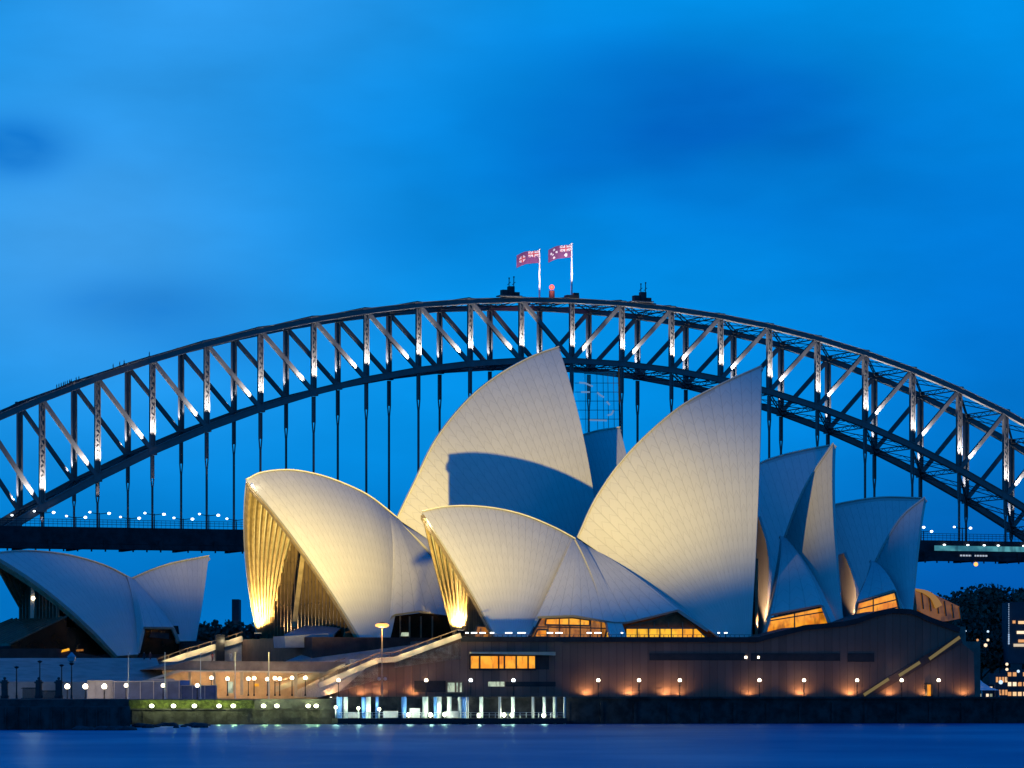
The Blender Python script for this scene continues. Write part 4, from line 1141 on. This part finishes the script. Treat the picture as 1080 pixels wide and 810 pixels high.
# pylon-side mass under the left end
# twin lamps on the deck at every hanger
def twin_lamp(n, t, lab):
    b0 = bp(n, t - 2.5, ZD); o = thing('deck_lamp', b0, lab, 'lamp', 'twin lamps along the bridge deck')
    mb = MB(); mb.tube(b0, b0 + V(0, 0, 5.0), .22, .16, 6)
    for q in (-1, 1): mb.tube(b0 + V(0, 0, 4.6), b0 + BU * q * 3.0 + V(0, 0, 5.0), .14, .12, 6)
    mb.build('pole', M['deck'], o)
    for q, r in ((-1, .42), (1, .55)):
        c = b0 + BU * q * 3.2 + V(0, 0, 5.0 - .15 * q)
        mb = MB(); mb.ball(c, r, 10, 6, .72); mb.build('lantern', M['lamp_cold'], o, smooth=True)
    return o
k = 0
vis = [(n, 0) for n in (-11, -10, -9, -8, -7)] + [(n, GA) for n in (-10, -9, -8, -7, -6)]
vis.sort(key=lambda q: q[0] * PN * BU[0] - q[1] * math.sin(TB))
proto = None
for (n, t) in vis:
    if (n, t) == (-7, 0) and False: continue
    lab = '%s lamp standard from the left on the bridge deck, %s' % (ORD[k], 'near side' if t == 0 else 'far side'); k += 1
    if proto is None: proto = twin_lamp(n, t, lab); pn = bp(n, t - 2.5, ZD)
    else: dup(proto, bp(n, t - 2.5, ZD), lab)
for (n, t, lab) in ((7, 0, 'lamp standard on the bridge deck just right of the last shell'), (8, 0, 'lamp standard on the bridge deck above the small orange light'), (8, GA, 'lamp standard on the far side of the deck above the small orange light')):
    dup(proto, bp(n, t - 2.5, ZD), lab)

# lights washing the trusses from each lower node
for n in range(-11, 12):
    lo = bp(n, 0, zL(n))
    L_ = zU(n) - zL(n)
    e = 26000 * (L_ / 22) ** 1.1
    sg = -1 if n <= 0 else 1
    lamp('truss_beam', 'SPOT', lo + V(0, 0, 2.3) - BV * 3.2 + BU * .6, e * 1.7, (1, .88, .78), bp(n, -.6, zL(n) + L_ * .55), 62, .8, .25, bridge)
    lamp('truss_beam', 'SPOT', lo + V(0, 0, 2.2) - BV * 2.0 + BU * 3.0 * (1 if n >= 0 else -1), e * .8, (1, .90, .82), bp(n + (.45 if n >= 0 else -.45), 0, zL(n) + L_ * .45), 58, .8, .25, bridge)
    if n > -1 or n % 1 == 0:
        lf = bp(n, GA, zL(n))
        lamp('truss_beam', 'SPOT', lf + V(0, 0, 2.2) - BV * 1.6 - BU * 2.6, e * .6, (.95, .95, 1), bp(n, GA, zL(n) + L_ * .5), 50, .8, .2, bridge)
    if n < 0:
        lamp('truss_beam', 'SPOT', bp(n, -3.2, ZD + 6), 5000, (1, .78, .68), bp(n, 0, zL(n) - 4), 15, .8, .3, bridge)

# crown: flags, beacon, maintenance cranes
def flag(n, t, ytop, lab, star):
    base_ = bp(n, t, zU(n) + .8); d = base_[1]
    zt = H + (732 - ytop) / F * d
    o = thing('flag', base_, lab, 'flag', 'flags on the crown of the bridge')
    mb = MB(); mb.tube(base_, V(base_[0], base_[1], zt), .34, .24, 8); mb.ball(V(base_[0], base_[1], zt), .38); mb.build('pole', M['pole_white'], o)
    W, Hh, nu, nv = 8.6, 4.4, 60, 30
    g = []
    for i in range(nu + 1):
        u = i / nu; row = []
        for j in range(nv + 1):
            v = j / nv
            row.append(V(base_[0] - u * W * .93, base_[1] + math.sin(u * 9 + v) * .45 * u + .3 * u, zt - .3 - v * Hh - u * u * 1.6 - math.sin(u * 7.5) * .22 * u))
        g.append(row)
    mb = MB(); g = np.array(g)
    bidx = len(mb.v); mb.v += [tuple(q) for q in g.reshape(-1, 3)]
    def colr(u, v):
        if u < .5 and v < .5:
            a, b_ = u / .5, v / .5
            if abs(a - .5) < .07 or abs(b_ - .5) < .12: return 1
            if abs(a - .5) < .13 or abs(b_ - .5) < .21: return 2
            if abs(a - b_) < .06 or abs(a + b_ - 1) < .06: return 1
            if abs(a - b_) < .17 or abs(a + b_ - 1) < .17: return 2
            return 0
        if star == 1:
            for cx, cy, r in ((.25, .76, .07), (.75, .22, .045), (.75, .82, .045), (.87, .42, .045), (.64, .46, .045), (.80, .56, .028)):
                if math.hypot((u - cx), (v - cy) * .52) < r: return 2
        else:
            if math.hypot(u - .75, (v - .5) * .52) < .14: return 1 if abs(u - .75) < .035 or abs(v - .5) < .07 else 2
        return 0
    for i in range(nu):
        for j in range(nv):
            mb.f.append((bidx + i * (nv + 1) + j, bidx + (i + 1) * (nv + 1) + j, bidx + (i + 1) * (nv + 1) + j + 1, bidx + i * (nv + 1) + j + 1))
            mb.mi.append(colr((i + .5) / nu, (j + .5) / nv))
    mb.build('cloth', [M['flag_blue'], M['flag_red'], M['flag_white']], o, recalc=False)
    lamp('flag_light', 'SPOT', base_ + V(0, -9, 3), 25000, (1, .80, .78), V(base_[0] - 1.0, base_[1], zt - 4.5), 75, .9, .3, o)
M['pole_white'] = mat('pole_white', (.85, .85, .85), .5, var=.03)
M['flag_blue'] = mat('flag_blue', (.20, .07, .19), .8, var=.05); M['flag_red'] = mat('flag_red', (.58, .12, .14), .8, var=.05); M['flag_white'] = mat('flag_white', (.8, .78, .78), .8, var=.03)
flag(0, GA, 263, 'left flag, dark blue with a union cross canton, on the crown of the bridge', 0)
flag(0, 0, 257, 'right and higher flag with a bright union cross canton on the bridge crown', 1)
bb = bp(-.15, GA / 2, zU(0) + .6); bb = V((582 - 540) / F * bb[1], bb[1], zU(0) + .4)
o = thing('beacon', bb, 'glowing red beacon on a stub tower between the two flags', 'beacon')
zb_ = H + (732 - 303.5) / F * bb[1]
mb = MB(); mb.tube(bb, V(bb[0], bb[1], zb_ - 1.0), 1.1, 1.0, 10); mb.box(bb + V(0, 0, .8), (6.5, 3, 1.0), TB); mb.build('tower', M['steel_dark'], o)
mb = MB(); mb.ball(V(bb[0], bb[1], zb_ + .2), .9, 12, 8); mb.build('lantern', M['lamp_red'], o, smooth=True)
lamp('beacon_light', 'POINT', V(bb[0], bb[1] - 3, zb_), 2500, (1, .2, .15), radius=.8, parent=o)
mb = MB(); c = bp(0, 0, zU(0) + 1.8); mb.box(c - V(0, 0, .5), (4.4, 3, 1.0), TB); mb.box(c + BU * 1.4 + V(0, 0, .4), (1.8, 2, .9), TB)
tag(mb.build('crown_platform', M['steel_dark']), 'dark platform at the foot of the right flag pole', 'platform')
def crane(xc, n, t, lab):
    b0 = bp(n, t, zU(n) + 1.1); b0 = V((xc - 540) / F * b0[1], b0[1], b0[2])
    o = thing('maintenance_crane', b0, lab, 'crane', 'maintenance cranes on the top chord')
    mb = MB(); mb.box(b0 + V(0, 0, .15), (8, 4, .4), TB); mb.beam(b0 - BU * 3 + V(0, 0, -.3), b0 + BU * 5.5 + V(0, 0, -.3), .5, .4); mb.build('platform', M['steel'], o)
    mb = MB(); mb.box(b0 + V(-1.4, 0, 1.3), (2.6, 2.4, 2.0), TB); mb.box(b0 + V(.6, 0, 1.9), (2.0, 2.0, 3.2), TB); mb.box(b0 + V(2.4, 0, .9), (1.7, 2.2, 1.2), TB); mb.build('cab', M['steel_dark'], o)
    mb = MB()
    for q, hh in ((-.1, 6.3), (1.5, 6.7)):
        p = b0 + V(q, 0, 2.6); mb.beam(p - V(0, 0, 2.2), p + V(.1, 0, hh - 2.6), .28, .28); mb.beam(p + V(-.5, 0, 1.4), p + V(.6, 0, 2.4), .2, .2); mb.box(p + V(.1, 0, hh - 2.6), (.5, .4, .4))
    mb.build('mast', M['steel_dark'], o)
crane(537, -1.3, 0, 'maintenance crane with twin masts left of the flags')
crane(676, 1.4, 0, 'maintenance crane with twin masts right of the flags')

# climbers on the top chord
def person_mesh(name, pose, mats):
    me = bpy.data.meshes.new(name)
    pts = {'pel': (0, 0, .95), 'ch': (0, .02, 1.35), 'nk': (0, 0, 1.52), 'hd': (0, -.02, 1.66), 'hdt': (0, -.02, 1.76),
           'ls': (-.19, 0, 1.42), 'le': (-.25, .02 + pose * .1, 1.14), 'lh': (-.24, -.06 + pose * .2, .88),
           'rs': (.19, 0, 1.42), 're': (.25, .02 - pose * .1, 1.14), 'rh': (.24, -.06 - pose * .2, .88),
           'lhp': (-.1, 0, .88), 'lk': (-.11, -.12 * pose - .02, .5), 'lf': (-.11, .1 * pose, .07), 'lt': (-.11, -.16 + .1 * pose, .04),
           'rhp': (.1, 0, .88), 'rk': (.11, .06 * pose - .02, .5), 'rf': (.11, .2 * pose, .07), 'rt': (.11, -.16 + .2 * pose, .04)}
    rad = dict(pel=.15, ch=.17, nk=.065, hd=.105, hdt=.085, ls=.07, le=.05, lh=.04, rs=.07, re=.05, rh=.04, lhp=.1, lk=.07, lf=.05, lt=.045, rhp=.1, rk=.07, rf=.05, rt=.045)
    ed = [('pel', 'ch'), ('ch', 'nk'), ('nk', 'hd'), ('hd', 'hdt'), ('ch', 'ls'), ('ls', 'le'), ('le', 'lh'), ('ch', 'rs'), ('rs', 're'), ('re', 'rh'), ('pel', 'lhp'), ('lhp', 'lk'), ('lk', 'lf'), ('lf', 'lt'), ('pel', 'rhp'), ('rhp', 'rk'), ('rk', 'rf'), ('rf', 'rt')]
    ks = list(pts); me.from_pydata([pts[k_] for k_ in ks], [(ks.index(a), ks.index(b_)) for a, b_ in ed], [])
    ob = bpy.data.objects.new(name, me); COL.objects.link(ob)
    md = ob.modifiers.new('skin', 'SKIN')
    if not me.skin_vertices: me.skin_vertices.new()
    sv = me.skin_vertices[0].data
    for i, k_ in enumerate(ks): sv[i].radius = (rad[k_], rad[k_])
    sv[0].use_root = True
    s2 = ob.modifiers.new('sub', 'SUBSURF'); s2.levels = 1; s2.render_levels = 1
    dg = bpy.context.evaluated_depsgraph_get(); ev = ob.evaluated_get(dg)
    m2 = bpy.data.meshes.new_from_object(ev)
    bpy.data.objects.remove(ob); m2.name = name
    m2.materials.clear()
    for q in mats: m2.materials.append(q)
    for p in m2.polygons:
        p.use_smooth = True
        if len(mats) > 1 and (p.center.z > 1.5 or (p.center.z < .93 and abs(p.center.x) > .2)): p.material_index = 1
    return m2
pm = person_mesh('person', .8, [M['cloth'], M['skin']])
pr = None
cx = [59.5, 61.8, 64.2, 66.4, 68.6, 70.8, 73.0, 75.0, 80.2, 83.2, 118.8, 126.0, 130.5, 157.5]
for i, x in enumerate(cx):
    # position along the top chord from its image column
    n = min(np.arange(-12, 0, .01), key=lambda q: abs(540 + bp(q, 0, 0)[0] / bp(q, 0, 0)[1] * F - x))
    z0 = zU(math.floor(n)) + (zU(math.floor(n) + 1) - zU(math.floor(n))) * (n - math.floor(n))
    o = bpy.data.objects.new('person', pm); COL.objects.link(o); o.location = bp(n, -.3, z0 + .85 + .03 * abs(n))
    o.rotation_euler = (0, 0, TB + math.pi / 2); o.scale = (1.12,) * 3
    lab = ('%s climber from the left in the dark file on the top chord' % ORD[i]) if i < 10 else '%s of four scattered climbers right of the dark file on the top chord' % ORD[i - 10]
    tag(o, lab, 'person', 'climbers on the bridge')
for (fr, x, y, t, m_, lab) in ((FB, 152, 697.5, -14, 'cloth', 'person in dark clothes standing at the left end of the bright stair'), (FB, 158.5, 697.5, -14, 'cloth_red', 'person in a reddish coat standing beside the dark-clothed one'), (FA, 243.5, 698, -16, 'cloth_pale', 'person in a pale coat standing on the concourse roof right of the dark pylon'), (FA, 224, 698, -16, 'cloth_red', 'person in a reddish coat left of the dark pylon on the concourse roof')):
    me = pm.copy(); me.materials[0] = M[m_]
    o = bpy.data.objects.new('person', me); COL.objects.link(o); p = fr.at(x, y, t); o.location = p; o.rotation_euler = (0, 0, .6)
    tag(o, lab, 'person')

# ------------------------------------------------------------------ far shores, trees, town
mb = MB()
nx, ny = 60, 14
rows = []
for i in range(nx):
    x = -700 + 1500 * i / (nx - 1); row = []
    for j in range(ny):
        q = j / (ny - 1); d = 1500 + 700 * q
        hgt = 30 * math.sin(math.pi * min(1, q * 1.2)) * (.6 + .4 * math.sin(x * .013 + 1)) - 2
        row.append((x, d, hgt))
    rows.append(row)
mb.sheet(rows); tag(mb.build('hills', M['earth'], smooth=True), kind='structure')
rows = []
for i in range(30):
    x = 100 + 330 * i / 29; row = []
    for j in range(10):
        q = j / 9; d = 1060 + 200 * q
        row.append((x, d, 2.5 + 22 * q * min(1, max(0, (x - 110) / 40))))
    rows.append(row)
mb = MB(); mb.sheet(rows); mb.sheet([[(r[0][0], r[0][1], -2) for r in rows], [r[0] for r in rows]]); tag(mb.build('headland', M['earth'], smooth=True), kind='structure')

def leaf_crown(mb, c, rx, rz, n, size, r_):
    # clumps on an uneven ellipsoid, each clump many small faces
    cl_ = []
    for k in range(max(10, n // 55)):
        v = r_.normal(size=3); v /= np.linalg.norm(v); v[2] = abs(v[2]) * .9 - .25
        cl_.append((np.array(c) + v * V(rx, rx, rz) * r_.uniform(.45, .95), r_.uniform(.22, .42) * rx))
    for k in range(n):
        cc, cr = cl_[k % len(cl_)]
        v = r_.normal(size=3); v /= np.linalg.norm(v); p = cc + v * cr * r_.uniform(.4, 1.05)
        a = r_.normal(size=3); a /= np.linalg.norm(a); b_ = np.cross(a, r_.normal(size=3)); b_ /= np.linalg.norm(b_)
        s_ = size * r_.uniform(.6, 1.5)
        mb.add([p - a * s_, p + b_ * s_ * .6, p + a * s_, p - b_ * s_ * .6], [(0, 1, 2, 3)])
def tree(x, ytop, d, rx, lab, seed, n=2600, ybase=None):
    r_ = np.random.default_rng(seed)
    tp = L(x, ytop, d); zb_ = 4 if ybase is None else L(x, ybase, d)[2]
    b0 = V(tp[0], tp[1], zb_); hgt = tp[2] - zb_
    o = thing('tree', b0, lab, 'tree', 'dark trees on the headland')
    mb = MB(); mb.tube(b0, b0 + V(0, 0, hgt * .5), .7, .4)
    for k in range(5):
        a = k * 1.3; mb.tube(b0 + V(0, 0, hgt * (.3 + .05 * k)), b0 + V(math.cos(a) * rx * .6, math.sin(a) * rx * .6, hgt * (.6 + .05 * k)), .3, .1, 6)
    mb.build('trunk', M['bark'], o)
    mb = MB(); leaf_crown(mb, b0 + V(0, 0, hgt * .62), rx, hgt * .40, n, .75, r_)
    mb.build('crown', M['hazy_foliage'], o, recalc=False)
tree(984, 622, 1150, 9, 'low dark tree directly behind the glowing foyer', 1)
tree(1008, 615, 1120, 10, 'dark tree right of the glowing foyer, left of the tallest crown', 2, 3000)
tree(1031, 604, 1130, 12, 'tallest and widest dark tree crown under the bridge deck', 3, 4200)
tree(1056, 606, 1140, 11, 'second tallest dark tree, just right of the widest crown', 4, 3600)
tree(1080, 609, 1150, 10, 'dark tree at the right edge of the picture', 5, 3200)
tree(1020, 640, 1090, 10, 'dark tree low on the slope above the small town lights', 6, 3000)
tree(1046, 645, 1085, 10, 'dark tree low on the slope left of the lit tower', 7, 3000)
tree(1034, 672, 1075, 8, 'lowest dark tree behind the white marquee', 8, 2200)
r_ = np.random.default_rng(11)
mb = MB()
for k in range(26):
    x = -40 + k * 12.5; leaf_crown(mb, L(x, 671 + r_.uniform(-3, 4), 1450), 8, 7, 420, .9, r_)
tag(mb.build('distant_wood', M['hazy_foliage'], recalc=False), kind='stuff')

# far town at the right edge
def block(x0, x1, ytop, d, lab, name, rows_, cols_, mlit, ybase=738, frac=.45, seed=0, dp=14, wz=.9):
    r_ = random.Random(seed)
    o = thing(name, L((x0 + x1) / 2, ybase, d), lab, 'building', 'buildings on the far shore')
    mb = MB(); mb.prism([L(x0, ybase, d), L(x1, ybase, d), L(x1, ytop, d), L(x0, ytop, d)], V(0, dp, 0)); mb.build('wall', M['far_wall'], o)
    for i in range(rows_):
        for j in range(cols_):
            if r_.random() > frac: continue
            xa = x0 + (x1 - x0) * (j + .15) / cols_; xb = x0 + (x1 - x0) * (j + .85) / cols_
            ya = ytop + (min(ybase, 737) - ytop) * (i + .3) / rows_; yb = ytop + (min(ybase, 737) - ytop) * (i + .3 + .45 * wz) / rows_
            mb = MB(); mb.prism([L(xa, yb, d - .1), L(xb, yb, d - .1), L(xb, ya, d - .1), L(xa, ya, d - .1)], V(0, .15, 0)); mb.build('window', r_.choice(mlit), o)
    return o
WW = [glow_mat('far_window_warm', (1, .62, .30), 1.1), glow_mat('far_window_peach', (1, .75, .5), 1.3), glow_mat('far_window_orange', (1, .45, .15), .8)]
tw = block(1063.5, 1100, 635, 1060, 'tall block at the right edge with orange lit balconies and a pale lit corner', 'apartment_tower', 1, 1, WW, 700, 0)
for i, (x0, x1, y) in enumerate(((1068, 1071, 656), (1074, 1090, 656.5), (1072.5, 1090, 667), (1074, 1090, 676))):
    mb = MB(); mb.prism([L(x0, y + 1.5, 1059.8), L(x1, y + 1.5, 1059.8), L(x1, y - 1.5, 1059.8), L(x0, y - 1.5, 1059.8)], V(0, .15, 0)); mb.build('window', WW[(i + 2) % 3], tw)
mb = MB()
for y in np.arange(637, 679, 1.9): mb.ball(L(1064, y, 1059.5), .14 if y < 668 else .24, 6, 4)
mb.build('corner_light', glow_mat('pale_corner', (.5, .7, 1), .7), tw)
mb = MB(); mb.prism([L(1069, 682, 1059.7), L(1090, 682, 1059.7), L(1090, 679, 1059.7), L(1069, 679, 1059.7)], V(0, .1, 0)); mb.build('lit_terrace', glow_mat('terrace_glow', (1, .8, .55), .7), tw)
block(1050, 1063, 710, 1045, 'low far building with a few orange windows left of the brightest cluster', 'low_building', 2, 4, WW, 738, .6, 3)
block(1062, 1100, 706, 1050, 'brightest low far building at the right edge with many peach windows', 'low_building', 3, 7, WW, 738, .9, 5)
block(1028, 1051, 722, 1048, 'low pale pavilion beside the right end of the podium', 'pavilion', 2, 6, [glow_mat('pale_green_window', (.5, .55, .40), .5), WW[1]], 738, .6, 8)
SC = glow_mat('far_cold_lamp', (.6, .8, 1), 1.2)
mt_ = thing('marquee', L(1036, 727, 1040), 'small white peaked marquee right of the podium end', 'marquee')
mb = MB(); c = L(1033, 728, 1040); ap = L(1030, 713.5, 1040); k_ = 12
ringp = [c + V(5.2 * math.cos(2 * math.pi * i / k_), 5.2 * math.sin(2 * math.pi * i / k_), 0) for i in range(k_)]
prof_ = [(1.0, 0), (.55, .25), (.25, .58), (.04, 1.0)]
rws = [[c + (p - c) * a + (ap - c) * b_ for p in ringp + ringp[:1]] for a, b_ in prof_]
mb.sheet(rws); mb.build('canopy', mat('white_canvas', (.7, .72, .75), .8, var=.05), mt_, smooth=True)
mb = MB()
for p in ringp[::3]: mb.tube(p, p - V(0, 0, 2.6), .12, n=5)
mb.build('pole', M['white_pole'], mt_)
for i, (x, y, c_, r, lab) in enumerate(((1030.5, 719, 'lamp_warm', .6, 'white lamp in front of the marquee'), (1055.5, 719.5, 'lamp_cold', .7, 'cold white lamp left of the brightest far building'), (1039.5, 680.5, 'lamp_warm', .6, 'upper left of the warm lamps on the dark slope'), (1031, 675, 'lamp_orange', .4, 'small orange lamp at the far left of the slope lights'), (1042, 675, 'lamp_warm', .45, 'small warm lamp right of the slope lights'), (1042, 666, 'lamp_cold', .4, 'pale lamp highest on the dark slope'), (1018.5, 665.5, 'lamp_cold', .28, 'tiny cold lamp just right of the podium top corner'), (1062, 700.5, 'lamp_warm', .5, 'warm lamp on a mast above the brightest far building'), (1062, 706, 'lamp_warm', .5, 'second warm lamp just above the brightest far building'), (1074, 708, 'lamp_cold', .5, 'bluish lamp over the brightest far building'))):
    hd = L(x, y, 1036); o = thing('shore_lamp', hd - V(0, 0, 3), lab, 'lamp', 'lamps on the far shore')
    mb = MB(); mb.ball(hd, r * .8, 8, 6); mb.build('globe', {'lamp_warm': WW[1], 'lamp_cold': SC, 'lamp_orange': WW[2]}[c_], o); mb = MB(); mb.tube(hd - V(0, 0, 3), hd - V(0, 0, r), .1, n=5); mb.build('pole', M['black'], o)
# slim dark tower left of the farther hall
t_ = thing('distant_tower', L(246, 700, 1500), 'slim dark tower block seen just left of the farther hall', 'building')
mb = MB(); mb.prism([L(244.5, 700, 1500), L(252, 700, 1500), L(252, 632, 1500), L(244.5, 632, 1500)], V(0, 12, 0)); mb.build('wall', M['far_wall'], t_)
mb = MB(); mb.ball(L(250, 664, 1499), .7, 8, 6); mb.build('lamp', M['lamp_cold'], t_)
